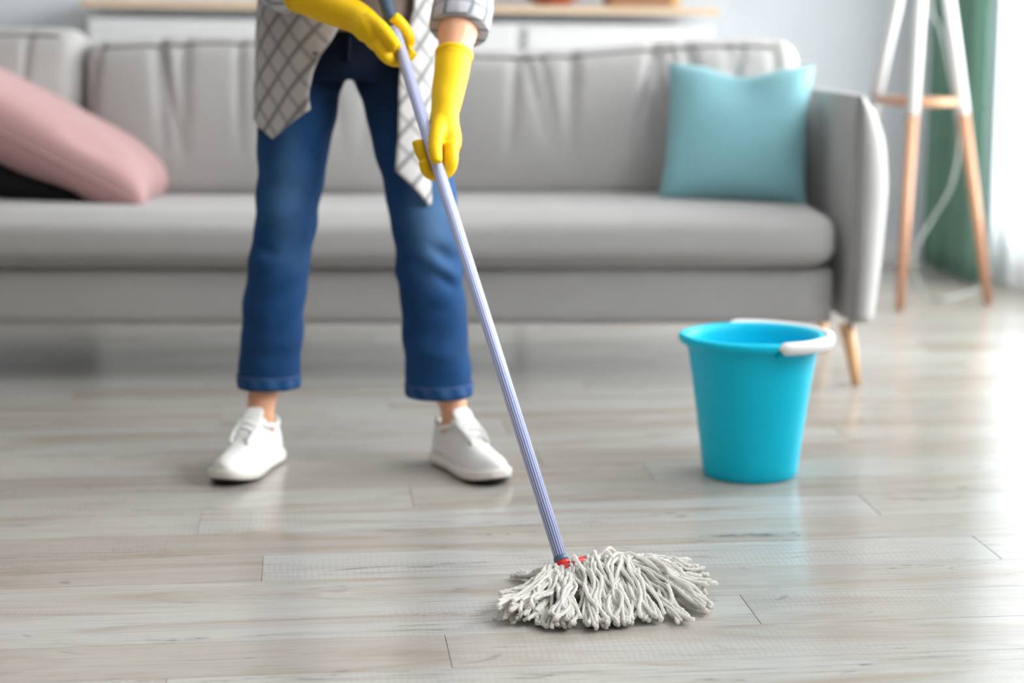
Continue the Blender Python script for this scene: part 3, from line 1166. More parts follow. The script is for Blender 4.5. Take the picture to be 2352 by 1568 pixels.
def strand(pts, r=RY, seed=0):
    rr = random.Random(seed)
    k = smooth_path(pts, 9)
    rad = []
    for i in range(len(k)):
        f = i / (len(k) - 1)
        w = r * (1 + 0.10 * math.sin(i * 1.05 + seed))
        if f > 0.93: w *= 1.18 if i < len(k) - 1 else 0.72
        rad.append(w)
    k = [Vector((p.x, p.y, max(p.z, r * 1.02))) for p in k]
    vs, fs, uv = tube(k, rad, 8, (True, True), twist=380.0, lobes=0.20)
    return vs, fs, uv


# bundles: (end in the frame, count, spread in x, spread in y, end height range, top height range, start px range)
BUND = [
    ((1192, 1432), 44, 40, 12, (0.003, 0.034), (0.024, 0.040), (1262, 1305)),
    ((1160, 1405), 10, 14, 10, (0.004, 0.026), (0.020, 0.044), (1262, 1290)),
    ((1292, 1450), 40, 26, 10, (0.003, 0.020), (0.030, 0.044), (1275, 1335)),
    ((1240, 1444), 8, 20, 6, (0.003, 0.006), (0.02, 0.05), (1280, 1310)),
    ((1368, 1447), 30, 34, 8, (0.003, 0.012), (0.034, 0.052), (1310, 1375)),
    ((1425, 1444), 30, 26, 7, (0.003, 0.012), (0.034, 0.054), (1345, 1430)),
    ((1492, 1435), 28, 26, 9, (0.003, 0.012), (0.032, 0.052), (1390, 1470)),
    ((1570, 1434), 10, 18, 5, (0.003, 0.008), (0.020, 0.040), (1430, 1490)),
    ((1620, 1408), 22, 20, 9, (0.003, 0.018), (0.026, 0.050), (1420, 1500)),
    ((1622, 1372), 22, 18, 10, (0.004, 0.024), (0.030, 0.048), (1400, 1500)),
    ((1608, 1342), 18, 22, 8, (0.006, 0.026), (0.030, 0.048), (1400, 1500)),
    ((1575, 1326), 12, 26, 6, (0.008, 0.028), (0.032, 0.052), (1390, 1480)),
    ((1185, 1330), 9, 14, 3, (0.003, 0.006), (0.012, 0.024), (1275, 1300)),
    ((1470, 1308), 7, 45, 3, (0.006, 0.016), (0.036, 0.048), (1350, 1440)),
]
sid = 0
for bi, ((ex, ey), cnt, sx, sy, ze, zt, st) in enumerate(BUND):
    br_ = random.Random(bi * 13 + 1)
    bw1, bw2 = br_.uniform(-1, 1), br_.uniform(-1, 1)
    for i in range(cnt):
        sid += 1
        rr = random.Random(sid * 77 + 5)
        f = rr.random()
        z_end = rr.uniform(*ze)
        # ends lie where they touch (or nearly touch) the floor
        e = G(ex + rr.gauss(0, 0.55) * sx, ey + rr.gauss(0, 0.5) * sy)
        e.z = z_end + RY
        ztop = rr.uniform(*zt)
        s_px = st[0] + (st[1] - st[0]) * rr.random()
        s0 = G(s_px, 1392)
        s0 = Vector((s0.x, hub.y + rr.uniform(-0.022, 0.018) + 0.010, ztop * (0.92 + 0.12 * rr.random())))
        if abs(s_px - 1292) < 26: s0.y -= 0.026; s0.z = min(s0.z, 0.038)
        mid = []
        side = Vector((-(e.y - s0.y), e.x - s0.x, 0)).normalized()
        ph = rr.uniform(0, 6.28)
        amp = rr.uniform(0.002, 0.010); fq = rr.uniform(5.5, 12.0)
        root = Vector((hub.x + (s0.x - hub.x) * 0.55, hub.y + 0.012, 0.022))
        for t in (0.0, 0.18, 0.36, 0.54, 0.72, 0.87, 1.0):
            p = s0.lerp(e, t)
            arch = (1 - t ** (1.5 + rr.uniform(-0.3, 0.8)))
            p.z = e.z + (s0.z - e.z) * arch + 0.007 * math.sin(math.pi * min(1, t * 1.4)) * rr.uniform(0.2, 1.0)
            p += side * (amp * math.sin(ph + fq * t + bw1) + 0.006 * bw2 * math.sin(math.pi * t)) * (0.3 + t * 0.9)
            p.z += 0.0035 * math.sin(ph * 2 + 9 * t) * (1 - t * 0.5)
            p.z = max(p.z, RY * 1.05)
            mid.append(p)
        vs, fs, uv = strand([root] + mid, RY * rr.uniform(0.85, 1.12), sid)
        put('yarn_strand', vs, fs, M['yarn'], mop, uvs=uv)


# ------------------------------------------------------------------ person
def LEGROW(rows):
    """rows (py, left px, right px, Y) -> centre, half width"""
    res = []
    for py, xl, xr, Y in rows:
        c = P((xl + xr) / 2, py, Y)
        res.append((c, (xr - xl) / 2 * mpp(Y, c.z)))
    return res


def loft_rows(rows, ell, n=28, caps=(True, True)):
    vs = []
    for (c, rx), e in zip(rows, ell):
        for j in range(n):
            a = 2 * math.pi * j / n
            vs.append(c + Vector((rx * math.cos(a), rx * e * math.sin(a), 0)))
    return vs, ring_faces(len(rows), n, *caps)


YB = 3.885
legL = LEGROW([(120, 604, 806, YB), (200, 594, 787, YB), (300, 591, 766, YB - 0.01), (400, 590, 747, YB - 0.02), (480, 588, 734, YB - 0.03), (560, 577, 720, YB - 0.03),
               (650, 563, 706, YB - 0.03), (760, 553, 696, YB - 0.035), (880, 547, 689, YB - 0.035)])
legR = LEGROW([(120, 800, 1014, YB), (200, 820, 1022, YB), (300, 848, 1034, YB - 0.02), (400, 873, 1043, YB - 0.04), (480, 892, 1050, YB - 0.05), (560, 904, 1058, YB - 0.045),
               (650, 914, 1066, YB - 0.04), (760, 924, 1076, YB - 0.04), (900, 932, 1084, YB - 0.04)])
pelvis = LEGROW([(-30, 650, 968, YB), (30, 630, 988, YB), (90, 612, 1004, YB), (150, 602, 1014, YB), (178, 606, 1010, YB)])
FOOT_L = math.radians(-14); FOOT_R = math.radians(27)
footL = G(533, 1109); footR = G(1124, 1108)      # under the ball of each foot
dL = Vector((math.sin(FOOT_L), -math.cos(FOOT_L), 0)); dR = Vector((math.sin(FOOT_R), -math.cos(FOOT_R), 0))
SHOE = 0.262
heelL = footL - dL * (SHOE * 0.84); heelR = footR - dR * (SHOE * 0.84)
ankL = heelL + dL * 0.060 + Vector((0, 0, 0.10)); ankR = heelR + dR * 0.060 + Vector((0, 0, 0.10))

# arms
wrL, wrR = P(1021, 262, 3.415), P(822, 42, 3.535)
elL, elR = P(1080, -105, 3.63), P(560, -95, 3.76)
cx = pelvis[0][0].x
shL = Vector((cx + 0.185, 3.82, 1.335)); shR = Vector((cx - 0.175, 3.82, 1.345))


def chain(pts, rad, k=5, n=14, ell=None):
    p = smooth_path(pts, k)
    r = interp(range(len(pts)), rad, len(p))
    return tube(p, r, n, (True, True), ell)[:2]


def ball(c, r, sc=(1, 1, 1)):
    vs, n, m = [], 14, 20
    for i in range(n + 1):
        a = math.pi * i / n
        for j in range(m):
            b = 2 * math.pi * j / m
            vs.append(Vector(c) + Vector((r * sc[0] * max(1e-3, math.sin(a)) * math.cos(b), r * sc[1] * max(1e-3, math.sin(a)) * math.sin(b), r * sc[2] * math.cos(a))))
    return vs, ring_faces(n + 1, m)


hipL = legL[1][0]; hipR = legR[1][0]
head = Vector((cx + 0.03, 3.60, 1.575))
torso_pts = [Vector((cx, YB, 0.80)), Vector((cx, YB - 0.01, 0.95)), Vector((cx, YB - 0.04, 1.12)), Vector((cx, YB - 0.07, 1.28)), Vector((cx, YB - 0.09, 1.36)), Vector((cx + 0.01, YB - 0.14, 1.43)), Vector((cx + 0.02, YB - 0.19, 1.50))]
body = join(
    chain(torso_pts, [0.080, 0.088, 0.105, 0.110, 0.085, 0.054, 0.052], 5, 20, [float(v) for v in np.interp(np.linspace(0, 6, 31), range(7), [1.6, 1.42, 1.35, 1.35, 1.2, 1.0, 1.0])]),
    chain([hipL + Vector((0, 0, 0.04)), legL[4][0], legL[7][0].lerp(ankL, 0.45), ankL + Vector((0, 0, 0.02)), ankL + Vector((0, 0, -0.05))], [0.062, 0.046, 0.034, 0.0275, 0.0270], 6),
    chain([hipR + Vector((0, 0, 0.04)), legR[4][0], legR[7][0].lerp(ankR, 0.45), ankR + Vector((0, 0, 0.02)), ankR + Vector((0, 0, -0.05))], [0.062, 0.046, 0.034, 0.0275, 0.0270], 6),
    chain([heelL + dL * 0.045 + Vector((0, 0, 0.04)), heelL + dL * 0.19 + Vector((0, 0, 0.034))], [0.020, 0.014]),
    chain([heelR + dR * 0.045 + Vector((0, 0, 0.04)), heelR + dR * 0.19 + Vector((0, 0, 0.034))], [0.020, 0.014]),
    chain([Vector((cx + 0.05, 3.82, 1.33)), shL, elL, elL.lerp(wrL, 0.30), elL.lerp(wrL, 0.50), elL.lerp(wrL, 0.64), wrL, wrL.lerp(P(1012, 320, 3.38), 0.8)], [0.048, 0.041, 0.040, 0.0400, 0.0365, 0.0285, 0.022, 0.018], 6),
    chain([Vector((cx - 0.05, 3.82, 1.33)), shR, elR, elR.lerp(wrR, 0.35), wrR, wrR.lerp(P(870, 88, 3.50), 0.8)], [0.048, 0.041, 0.040, 0.0385, 0.024, 0.020], 6),
    ball(head, 0.105, (0.74, 0.92, 1.12)), ball(head + Vector((0.0, -0.025, -0.06)), 0.062, (0.85, 0.95, 0.9)),
    ball(head + Vector((0, -0.100, -0.018)), 0.018, (0.7, 1.0, 1.3)),
    ball(head + Vector((0.078, 0.01, -0.01)), 0.024, (0.4, 0.8, 1.3)), ball(head + Vector((-0.078, 0.01, -0.01)), 0.024, (0.4, 0.8, 1.3)),
    ball(head + Vector((0, -0.083, -0.058)), 0.020, (1.1, 0.5, 0.45)),
)
bv, bf = unify(body, 0.0065, 5)
person = put('person', bv, bf, M['skin'], at=Vector((cx, YB, 0)))
tag(person, 'person in blue jeans, checked shirt and yellow gloves mopping the floor', 'person')
# hair
hv, hf = unify(join(ball(head + Vector((0, 0.022, 0.022)), 0.112, (0.80, 0.90, 1.08)), ball(head + Vector((0, 0.105, -0.03)), 0.045, (1, 1, 1.4))), 0.008, 3)
hv2 = [v for v in hv]
put('hair', hv2, hf, M['hair'], person)
for sx in (-1, 1):
    put('eye', *ball(head + Vector((sx * 0.030, -0.0905, 0.004)), 0.0085, (1.2, 0.5, 0.7)), M['eye'], person)

# jeans
jshape = join(loft_rows(legL, [1.0, 1.02, 1.05, 1.06, 1.06, 1.05, 1.0, 0.98, 0.98]), loft_rows(legR, [1.0, 1.0, 1.02, 1.04, 1.05, 1.04, 1.0, 0.98, 0.98]), loft_rows(pelvis, [0.70, 0.70, 0.70, 0.66, 0.60]))
jv, jf = unify(jshape, 0.0065, 5)
jn = normals(jv, jf)


def crease(v, a, b, w, amp):
    """soft ridge along the segment a-b"""
    a, b, v = a.copy(), b.copy(), v.copy()
    a.y = b.y = v.y = 0.0
    ab = b - a
    t = max(0.0, min(1.0, (v - a).dot(ab) / ab.length_squared))
    d = (v - (a + ab * t)).length
    return amp * math.exp(-(d / w) ** 2) * math.sin(math.pi * (0.08 + 0.84 * t))


def fp(px, py, leg):
    """front of a leg"""
    z = P(px, py, YB - 0.1).z
    return P(px, py, YB - 0.12)


CR = []
for (x0, y0, x1, y1, w, a) in [
    (975, 590, 1050, 645, 0.016, 0.010), (985, 560, 1052, 605, 0.014, -0.009), (1000, 620, 1050, 668, 0.014, -0.008),
    (590, 520, 690, 470, 0.018, 0.006), (585, 575, 680, 545, 0.018, -0.006), (572, 610, 660, 600, 0.016, 0.006), (566, 560, 640, 590, 0.016, -0.005),
    (600, 700, 690, 690, 0.02, 0.004), (940, 700, 1060, 720, 0.02, -0.004), (570, 780, 680, 800, 0.02, 0.004), (940, 800, 1070, 830, 0.02, 0.004),
    (640, 180, 790, 210, 0.018, 0.006), (650, 240, 770, 225, 0.018, -0.006), (820, 205, 960, 170, 0.018, 0.006), (840, 250, 960, 225, 0.018, -0.006),
    (900, 640, 960, 600, 0.016, 0.005), (930, 860, 1080, 850, 0.016, 0.003), (550, 840, 690, 850, 0.016, 0.003)]:
    CR.append((P(x0, y0, YB - 0.10), P(x1, y1, YB - 0.10), w, a))
fade_shade = []
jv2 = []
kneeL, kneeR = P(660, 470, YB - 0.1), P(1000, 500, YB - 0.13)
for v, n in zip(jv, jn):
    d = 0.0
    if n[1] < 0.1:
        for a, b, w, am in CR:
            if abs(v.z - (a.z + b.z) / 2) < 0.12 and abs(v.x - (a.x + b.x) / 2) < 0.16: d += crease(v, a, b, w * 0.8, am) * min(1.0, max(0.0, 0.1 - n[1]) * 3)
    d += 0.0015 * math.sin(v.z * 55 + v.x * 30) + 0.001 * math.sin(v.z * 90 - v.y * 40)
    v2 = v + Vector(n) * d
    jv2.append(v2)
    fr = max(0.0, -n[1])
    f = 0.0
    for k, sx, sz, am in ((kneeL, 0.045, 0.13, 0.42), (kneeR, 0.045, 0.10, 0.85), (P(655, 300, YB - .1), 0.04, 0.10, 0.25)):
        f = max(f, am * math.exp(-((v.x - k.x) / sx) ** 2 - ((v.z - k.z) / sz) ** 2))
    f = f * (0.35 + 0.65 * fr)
    hip_shade = max(0.0, min(0.25, (0.80 - v.z) / 0.16 * 0.25))  # painted shade: hips darkest, lifting to plain denim down the thighs
    fade_shade.append(hip_shade + f * 0.75)
jeans = put('jeans', jv2, jf, M['denim'], person, attr=fade_shade)
for rows in (legL, legR):
    c, r = rows[-1]
    e = 0.98
    prof = [(1.012, 0.022), (1.035, 0.020), (1.040, 0.002), (1.02, -0.006), (0.97, -0.006), (0.955, 0.004)]
    vs = []
    for k, dz in prof:
        for j in range(40):
            a = 2 * math.pi * j / 40
            w = 1 + 0.006 * math.sin(3 * a)
            vs.append(c + Vector((r * k * w * math.cos(a), r * k * w * e * math.sin(a), dz)))
    o = put('hem', vs, ring_faces(len(prof), 40, False, False), M['denim'], jeans, attr=[0.34 + 0.12 * math.sin(j * 1.7) for j in range(len(vs))])
    vs2 = []
    for (rr_, dz) in ((1.037, 0.0205), (1.046, 0.0195), (1.046, 0.0180), (1.037, 0.017)):
        for j in range(40):
            a = 2 * math.pi * j / 40
            vs2.append(c + Vector((r * rr_ * math.cos(a), r * rr_ * e * math.sin(a), dz)))
    put('hem_stitch', vs2, ring_faces(4, 40, False, False), M['thread'], jeans)
# fly seam and waistband
zt_ = pelvis[0][0].z
fly = smooth_path([Vector((cx, YB - pelvis[0][1] * 0.70 - 0.004, zt_ - 0.01)), Vector((cx + 0.004, YB - pelvis[1][1] * 0.70 - 0.004, pelvis[1][0].z)), Vector((cx + 0.002, YB - pelvis[2][1] * 0.70 - 0.003, pelvis[2][0].z)), Vector((cx - 0.001, YB - pelvis[3][1] * 0.66 - 0.002, pelvis[3][0].z + 0.012))], 6)
put('fly', *tube(fly, 0.005, 8)[:2], M['denim'], jeans)
vs = []
for k, dz in ((1.02, 0.0), (1.045, 0.002), (1.045, 0.036), (1.02, 0.038)):
    for j in range(48):
        a = 2 * math.pi * j / 48
        vs.append(pelvis[0][0] + Vector((pelvis[0][1] * k * math.cos(a), pelvis[0][1] * 0.70 * k * math.sin(a), dz - 0.02)))
put('waistband', vs, ring_faces(4, 48, False, False), M['denim'], jeans)

# undershirt
tp = [(c + Vector((0, 0, 0)), r) for c, r in [(Vector((cx, YB - 0.004, zt_ - 0.085)), 0.172), (Vector((cx, YB - 0.01, 0.98)), 0.150), (Vector((cx, YB - 0.04, 1.12)), 0.160), (Vector((cx, YB - 0.07, 1.27)), 0.165), (Vector((cx, YB - 0.09, 1.37)), 0.105), (Vector((cx, YB - 0.11, 1.41)), 0.062)]]
tv, tf = unify(loft_rows(tp, [0.78, 0.92, 0.98, 0.96, 0.98, 1.0], 32), 0.009, 4)
put('undershirt', tv, tf, M['tee'], person)

# shirt: two front panels that run round to the back, open at the front
shirt = empty('shirt', Vector((cx, YB, 0.9)))
shirt.parent = person
shirt.location = Vector((cx, YB, 0.9)) - WORLD_LOC['person']


def shirt_panel(sgn, edge, hem, name):
    """edge: list (z, x of the front edge); hem: list (s, z of the hem) s = 0 front edge .. 1 centre back"""
    ns, nv = 56, 70
    vs, uv = [], []
    for i in range(nv + 1):
        f = i / nv
        for j in range(ns + 1):
            s = j / ns
            zb = float(np.interp(s, [h[0] for h in hem], [h[1] for h in hem]))
            z = 1.435 + (zb - 1.435) * f
            low = max(0.0, 0.95 - z)
            rx = float(np.interp(z, [0.5, 0.75, 0.85, 1.0, 1.12, 1.28, 1.34, 1.375, 1.405, 1.435], [0.194, 0.192, 0.188, 0.172, 0.180, 0.198, 0.200, 0.170, 0.110, 0.068]))
            ry = float(np.interp(z, [0.5, 0.75, 0.85, 1.0, 1.12, 1.28, 1.34, 1.375, 1.405, 1.435], [0.185, 0.165, 0.150, 0.150, 0.172, 0.165, 0.140, 0.115, 0.088, 0.068]))
            cyy = float(np.interp(z, [0.8, 0.95, 1.12, 1.28, 1.36, 1.435], [YB, YB - 0.01, YB - 0.04, YB - 0.07, YB - 0.09, YB - 0.138]))
            xe = float(np.interp(z, [e[0] for e in edge], [e[1] for e in edge]))
            th0 = math.asin(max(-0.98, min(0.98, (xe - cx) / rx)))
            th = th0 + (sgn * math.pi - th0) * s
            r = 1 + 0.020 * math.sin(5 * th + 1.3 * sgn + 5 * z) * (0.4 + low * 1.6) + 0.012 * math.sin(9 * th - 9 * z)
            vs.append(Vector((cx + rx * r * math.sin(th), cyy - ry * r * math.cos(th), z)))
            uv.append((th * 0.185, z))
    fs = []
    n = ns + 1
    for i in range(nv):
        for j in range(ns):
            q = (i * n + j, i * n + j + 1, (i + 1) * n + j + 1, (i + 1) * n + j)
            fs.append(q if sgn < 0 else q[::-1])
    o = put(name, vs, fs, M['plaid_diag'], shirt, uvs=uv)
    md = o.modifiers.new('cloth', 'SOLIDIFY'); md.thickness = 0.0016; md.offset = 1.0
    return o


def zx(px, py, Y=3.74):
    q = P(px, py, Y); return (q.z, q.x)


eL = sorted([zx(716, 250), zx(712, 215), zx(722, 165), zx(738, 128), zx(762, 95), zx(782, 58), (0.96, zx(800, 20)[1]), (1.2, cx - 0.02), (1.36, cx - 0.02), (1.435, cx - 0.025)])
eR = sorted([zx(908, 392), zx(914, 300), zx(915, 200), zx(918, 130), zx(935, 70), zx(950, 20), (1.0, zx(955, 0)[1]), (1.2, cx + 0.03), (1.36, cx + 0.025), (1.435, cx + 0.03)])
hz = lambda py: P(900, py, 3.74).z
pL = shirt_panel(-1, eL, [(0, hz(250)), (0.10, hz(290)), (0.195, hz(323)), (0.27, hz(300)), (0.36, hz(272)), (0.45, hz(240)), (0.7, hz(200)), (1, hz(190))], 'front_panel')
pR = shirt_panel(1, eR, [(0, hz(392)), (0.06, hz(425)), (0.15, hz(480)), (0.21, hz(440)), (0.28, hz(395)), (0.36, hz(330)), (0.5, hz(240)), (0.7, hz(200)), (1, hz(190))], 'front_panel')
col_ = []
for j in range(25):
    a = math.radians(25 + 310 * j / 24)
    col_.append(Vector((cx + 0.004 + 0.070 * math.sin(a), YB - 0.138 - 0.070 * math.cos(a), 1.440 + 0.016 * (1 - math.cos(a)) * 0.5)))
put('collar', *tube(col_, [0.016] * 25, 12, ell=0.35, up=(0, 0, 1))[:2], M['plaid'], shirt, uvs=[(j * 0.004, i * 0.02) for i in range(25) for j in range(12)])
bt = P(724, 124, 3.728)
put('button', *lathe([(0, 0.0), (0.0055, 0.0), (0.0055, 0.003), (0, 0.003)], 16, bt, False, False), M['button'], shirt)


def sleeve(sh, el, c0_, c1_, rc):
    inn = Vector((sh.x + (0.075 if sh.x < cx else -0.075), sh.y - 0.005, sh.z - 0.012))
    pts = [inn, sh + Vector((0, 0, -0.012)), sh.lerp(el, 0.5), el, c0_]
    p = smooth_path(pts, 8)
    r = interp(range(5), [0.052, 0.068, 0.064, 0.060, rc * 0.95], len(p))
    r = [q * (1 + 0.03 * math.sin(i * 1.7)) for i, q in enumerate(r)]
    vs, fs, uv = tube(p, r, 28, (True, False))
    put('sleeve', vs, fs, M['plaid'], shirt, uvs=uv)
    ax = (c1_ - c0_).normalized()
    q = [c0_ - ax * 0.002, c0_, c0_.lerp(c1_, 0.3), c0_.lerp(c1_, 0.7), c1_ - ax * 0.004, c1_, c1_ - ax * 0.003, c1_ - ax * 0.03]
    rr_ = [rc * 0.9, rc * 0.99, rc * 1.04, rc * 1.05, rc * 1.04, rc * 1.0, rc * 0.95, rc * 0.88]
    vs, fs, uv = tube(q, rr_, 36, (False, False))
    put('cuff', vs, fs, M['plaid'], shirt, uvs=uv)


sleeve(shL, elL, P(1068, -8, 3.575), P(1054, 70, 3.53), 0.0525)
sleeve(shR, elR, P(600, -75, 3.73), P(672, -28, 3.68), 0.052)

# ---- gloves
def pp(px, py, dy):
    """point beside the pole: picture place, metres behind (+) or before (-) the pole axis"""
    return P(px, py, pole_at(py).y + dy)


def glove(shapes, cuff_c, cuff_dir, cuff_r, voxel=0.0028):
    gv, gf = unify(join(*shapes), voxel, 5, 0.5)
    gn = normals(gv, gf)
    gv = [v + Vector(n) * (0.0004 * math.sin(v.z * 120 + v.x * 60)) for v, n in zip(gv, gn)]
    g = put('glove', gv, gf, M['glove'], person)
    t = cuff_dir.normalized()
    pts = [cuff_c + t * 0.006, cuff_c + t * 0.001, cuff_c - t * 0.0025, cuff_c - t * 0.001, cuff_c + t * 0.012]
    vs, fs, uv = tube(pts, [cuff_r * 1.00, cuff_r * 1.035, cuff_r * 1.03, cuff_r * 0.99, cuff_r * 0.97], 36, (False, False))
    put('cuff_roll', vs, fs, M['glove'], g)
    return g


# lower hand (image right)
cfL = elL.lerp(wrL, 0.64)
wl = wrL
lower = [
    chain([cfL, cfL.lerp(wl, 0.5), wl, pp(1020, 290, 0.012)], [0.0325, 0.0300, 0.0242, 0.0265], 6, 24, [1] * 40),
    # palm
    chain([wl, pp(1022, 290, 0.010), pp(1030, 322, 0.012), pp(1034, 345, 0.012)], [0.0250, 0.0255, 0.0235, 0.0180], 5, 20),
    chain([pp(1018, 285, 0.018), pp(1030, 325, 0.034), pp(1032, 335, 0.040)], [0.022, 0.020, 0.016], 5),
    # thumb along the front of the pole
    chain([pp(1012, 278, -0.004), pp(1002, 312, -0.020), pp(1000, 345, -0.0245), pp(1003, 374, -0.0225)], [0.0150, 0.0135, 0.0120, 0.0098], 6),
    # index
    chain([pp(1034, 330, -0.002), pp(1036, 368, 0.002), pp(1026, 396, 0.016), pp(1000, 402, 0.0235), pp(981, 392, 0.014), pp(972, 368, 0.002)], [0.0140, 0.0125, 0.0115, 0.0108, 0.0106, 0.0098], 6),
    # middle
    chain([pp(1034, 326, 0.014), pp(1036, 358, 0.024), pp(1018, 380, 0.034), pp(988, 378, 0.030), pp(968, 352, 0.016), pp(958, 322, 0.006)], [0.0140, 0.0125, 0.0112, 0.0106, 0.0110, 0.0102], 6),
    # ring, little finger further behind
    chain([pp(1030, 318, 0.030), pp(1030, 345, 0.044), pp(1006, 352, 0.050), pp(982, 338, 0.040), pp(976, 318, 0.028)], [0.0135, 0.0120, 0.0108, 0.0102, 0.0095], 6),
    chain([pp(1024, 308, 0.044), pp(1022, 325, 0.056), pp(1002, 326, 0.060), pp(990, 312, 0.050)], [0.0120, 0.0105, 0.0098, 0.0088], 6),
]
glove(lower, cfL, (wl - cfL), 0.0328)
# upper hand (image left)
cfR = P(692, -18, 3.63)
wu = wrR
upper = [
    chain([cfR, cfR.lerp(wu, 0.5), wu, pp(850, 68, 0.006)], [0.0385, 0.0345, 0.0290, 0.0275], 6, 24, [1] * 40),
    chain([wu, pp(852, 66, 0.006), pp(868, 88, 0.008), pp(880, 106, 0.010)], [0.0265, 0.0265, 0.0240, 0.0185], 5, 20),
    chain([pp(842, 62, 0.018), pp(866, 84, 0.034), pp(874, 92, 0.040)], [0.022, 0.020, 0.016], 5),
    # thumb lying down the pole
    chain([pp(846, 44, -0.006), pp(872, 62, -0.018), pp(893, 86, -0.0235), pp(912, 112, -0.0205)], [0.0150, 0.0140, 0.0125, 0.0102], 6),
    # index
    chain([pp(868, 98, -0.004), pp(884, 124, 0.000), pp(904, 138, 0.014), pp(930, 136, 0.0245), pp(950, 116, 0.016)], [0.0145, 0.0130, 0.0118, 0.0110, 0.0100], 6),
    # middle, tip coming back round to the front of the grip
    chain([pp(862, 92, 0.014), pp(878, 112, 0.026), pp(905, 118, 0.034), pp(935, 104, 0.028), pp(938, 84, 0.012), pp(922, 58, -0.004), pp(902, 38, -0.016)], [0.0140, 0.0125, 0.0112, 0.0108, 0.0118, 0.0122, 0.0110], 6),
    chain([pp(856, 84, 0.030), pp(870, 98, 0.044), pp(895, 98, 0.050), pp(918, 82, 0.042), pp(922, 66, 0.030)], [0.0135, 0.0120, 0.0108, 0.0102, 0.0095], 6),
    chain([pp(850, 74, 0.042), pp(862, 82, 0.054), pp(884, 78, 0.058), pp(900, 66, 0.050)], [0.0120, 0.0105, 0.0098, 0.0088], 6),
]
glove(upper, cfR, (wu - cfR), 0.0388)


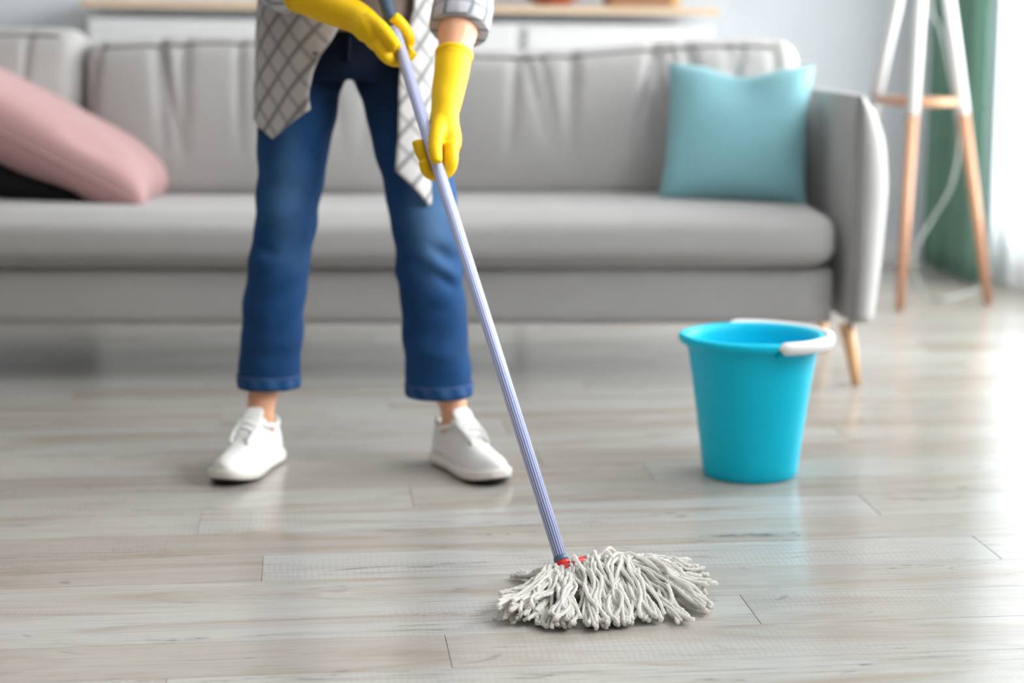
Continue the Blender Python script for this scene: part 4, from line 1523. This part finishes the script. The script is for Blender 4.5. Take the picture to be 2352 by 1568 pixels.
# ---- shoes
def make_shoe(heel, d, side):
    """side +1: the big toe lies to the left of the walking direction"""
    L = SHOE
    lat = Vector((d.y, -d.x, 0))          # to the right of the foot
    def at(u, w, z):
        bend = side * 0.010 * math.sin(math.pi * u) * (u - 0.3)
        return heel + d * (u * L) + lat * (w + bend) + Vector((0, 0, z))
    U_ = [0.0, 0.025, 0.08, 0.17, 0.28, 0.40, 0.52, 0.64, 0.75, 0.85, 0.93, 0.98, 1.0]
    Wd = [0.012, 0.024, 0.031, 0.0335, 0.0330, 0.0340, 0.0390, 0.0430, 0.0440, 0.0400, 0.0300, 0.0180, 0.006]
    Hh = [0.068, 0.080, 0.086, 0.085, 0.090, 0.097, 0.086, 0.070, 0.058, 0.052, 0.045, 0.037, 0.028]
    spring = lambda u: 0.014 * max(0.0, (u - 0.66) / 0.34) ** 1.8 + 0.002 * max(0.0, (0.1 - u) / 0.1)
    shoe = empty('shoe', heel)
    shoe.parent = person
    shoe.location = heel - WORLD_LOC['person']
    n = 22
    # upper
    vs = []
    for u, w, h in zip(U_, Wd, Hh):
        z0 = 0.016 + spring(u)
        for j in range(n):
            a = math.pi * (j / (n - 1))
            cx_, sz_ = math.cos(a), math.sin(a)
            pw = 0.72 if u > 0.6 else 0.62
            xx = math.copysign(abs(cx_) ** pw, cx_)
            zz = abs(sz_) ** (0.85 if u > 0.6 else 0.75)
            narrow = 1 - float(np.interp(u, [0, 0.1, 0.34, 0.45, 0.6, 0.75, 1], [0.12, 0.10, 0.12, 0.32, 0.38, 0.25, 0.2])) * zz ** 1.5
            vs.append(at(u, xx * w * 0.97 * narrow, z0 + zz * (h - 0.016)))
    up_ = put('upper', vs, ring_faces(len(U_), n, True, True), M['shoe'], shoe)
    bm = bmesh.new(); bm.from_mesh(up_.data); bmesh.ops.recalc_face_normals(bm, faces=bm.faces[:]); bm.to_mesh(up_.data); bm.free()
    md = up_.modifiers.new('soft', 'SUBSURF'); md.levels = 1; md.render_levels = 2
    # sole: side band
    def outline(k, z, inset):
        pts = []
        for u, w in zip(U_, Wd): pts.append(at(u, (w + k) * 1.0 - inset, z + spring(u)))
        for u, w in list(zip(U_, Wd))[::-1]: pts.append(at(u, -((w + k) - inset), z + spring(u)))
        return pts
    m_ = len(U_) * 2
    rings = [outline(0.0005, 0.0035, 0.003), outline(0.004, 0.005, 0), outline(0.0045, 0.014, 0), outline(0.0035, 0.0215, 0), outline(0.0, 0.0225, 0.002)]
    s_ = put('sole', [p for r in rings for p in r], ring_faces(len(rings), m_), M['sole'], shoe)
    bm = bmesh.new(); bm.from_mesh(s_.data); bmesh.ops.recalc_face_normals(bm, faces=bm.faces[:]); bm.to_mesh(s_.data); bm.free()
    rings = [outline(0.0, 0.0, 0.004), outline(0.001, 0.0008, 0.001), outline(0.001, 0.0045, 0.001)]
    s2 = put('outsole', [p for r in rings for p in r], ring_faces(len(rings), m_), M['outsole'], shoe)
    bm = bmesh.new(); bm.from_mesh(s2.data); bmesh.ops.recalc_face_normals(bm, faces=bm.faces[:]); bm.to_mesh(s2.data); bm.free()
    # collar roll round the ankle
    col = []
    for j in range(33):
        a = 2 * math.pi * j / 32
        u = 0.225 - 0.175 * math.cos(a)
        w = 0.0285 * math.sin(a)
        z = 0.084 + 0.010 * max(0.0, -math.cos(a)) - 0.004 * abs(math.sin(a)) + 0.006 * max(0, math.cos(a))
        col.append(at(u, w, z))
    put('collar', *tube(col, 0.0055, 10)[:2], M['shoe'], shoe)
    # tongue
    tg = []
    for i, (u, z, w) in enumerate([(0.58, 0.082, 0.016), (0.50, 0.092, 0.019), (0.42, 0.104, 0.021), (0.365, 0.118, 0.021), (0.345, 0.124, 0.017)]):
        for k in (-1, -0.5, 0, 0.5, 1): tg.append(at(u, k * w, z - 0.004 * k * k))
    fs = [(i * 5 + j, i * 5 + j + 1, (i + 1) * 5 + j + 1, (i + 1) * 5 + j) for i in range(4) for j in range(4)]
    t_ = put('tongue', tg, fs, M['shoe'], shoe)
    md = t_.modifiers.new('pad', 'SOLIDIFY'); md.thickness = 0.007; md.offset = 0
    md = t_.modifiers.new('soft', 'SUBSURF'); md.levels = 1; md.render_levels = 2
    # eyestays (facings) and laces
    for sg in (-1, 1):
        fc = [at(u, sg * w, z) for u, w, z in ((0.66, 0.017, 0.068), (0.58, 0.020, 0.080), (0.50, 0.021, 0.088), (0.42, 0.022, 0.096), (0.37, 0.023, 0.098))]
        put('eyestay', *tube(smooth_path(fc, 4), [0.006] * 17, 8, ell=0.45)[:2], M['shoe'], shoe)
    for k, (u, z, w) in enumerate([(0.62, 0.081, 0.018), (0.56, 0.090, 0.020), (0.50, 0.097, 0.0205), (0.44, 0.103, 0.021), (0.395, 0.108, 0.021)]):
        ls = [at(u, -w, z - 0.006), at(u - 0.01, 0, z + 0.003), at(u, w, z - 0.006)]
        put('lace', *tube(smooth_path(ls, 5), 0.0026, 6)[:2], M['lace'], shoe)
    return shoe


make_shoe(heelL, dL, 1)
make_shoe(heelR, dR, -1)
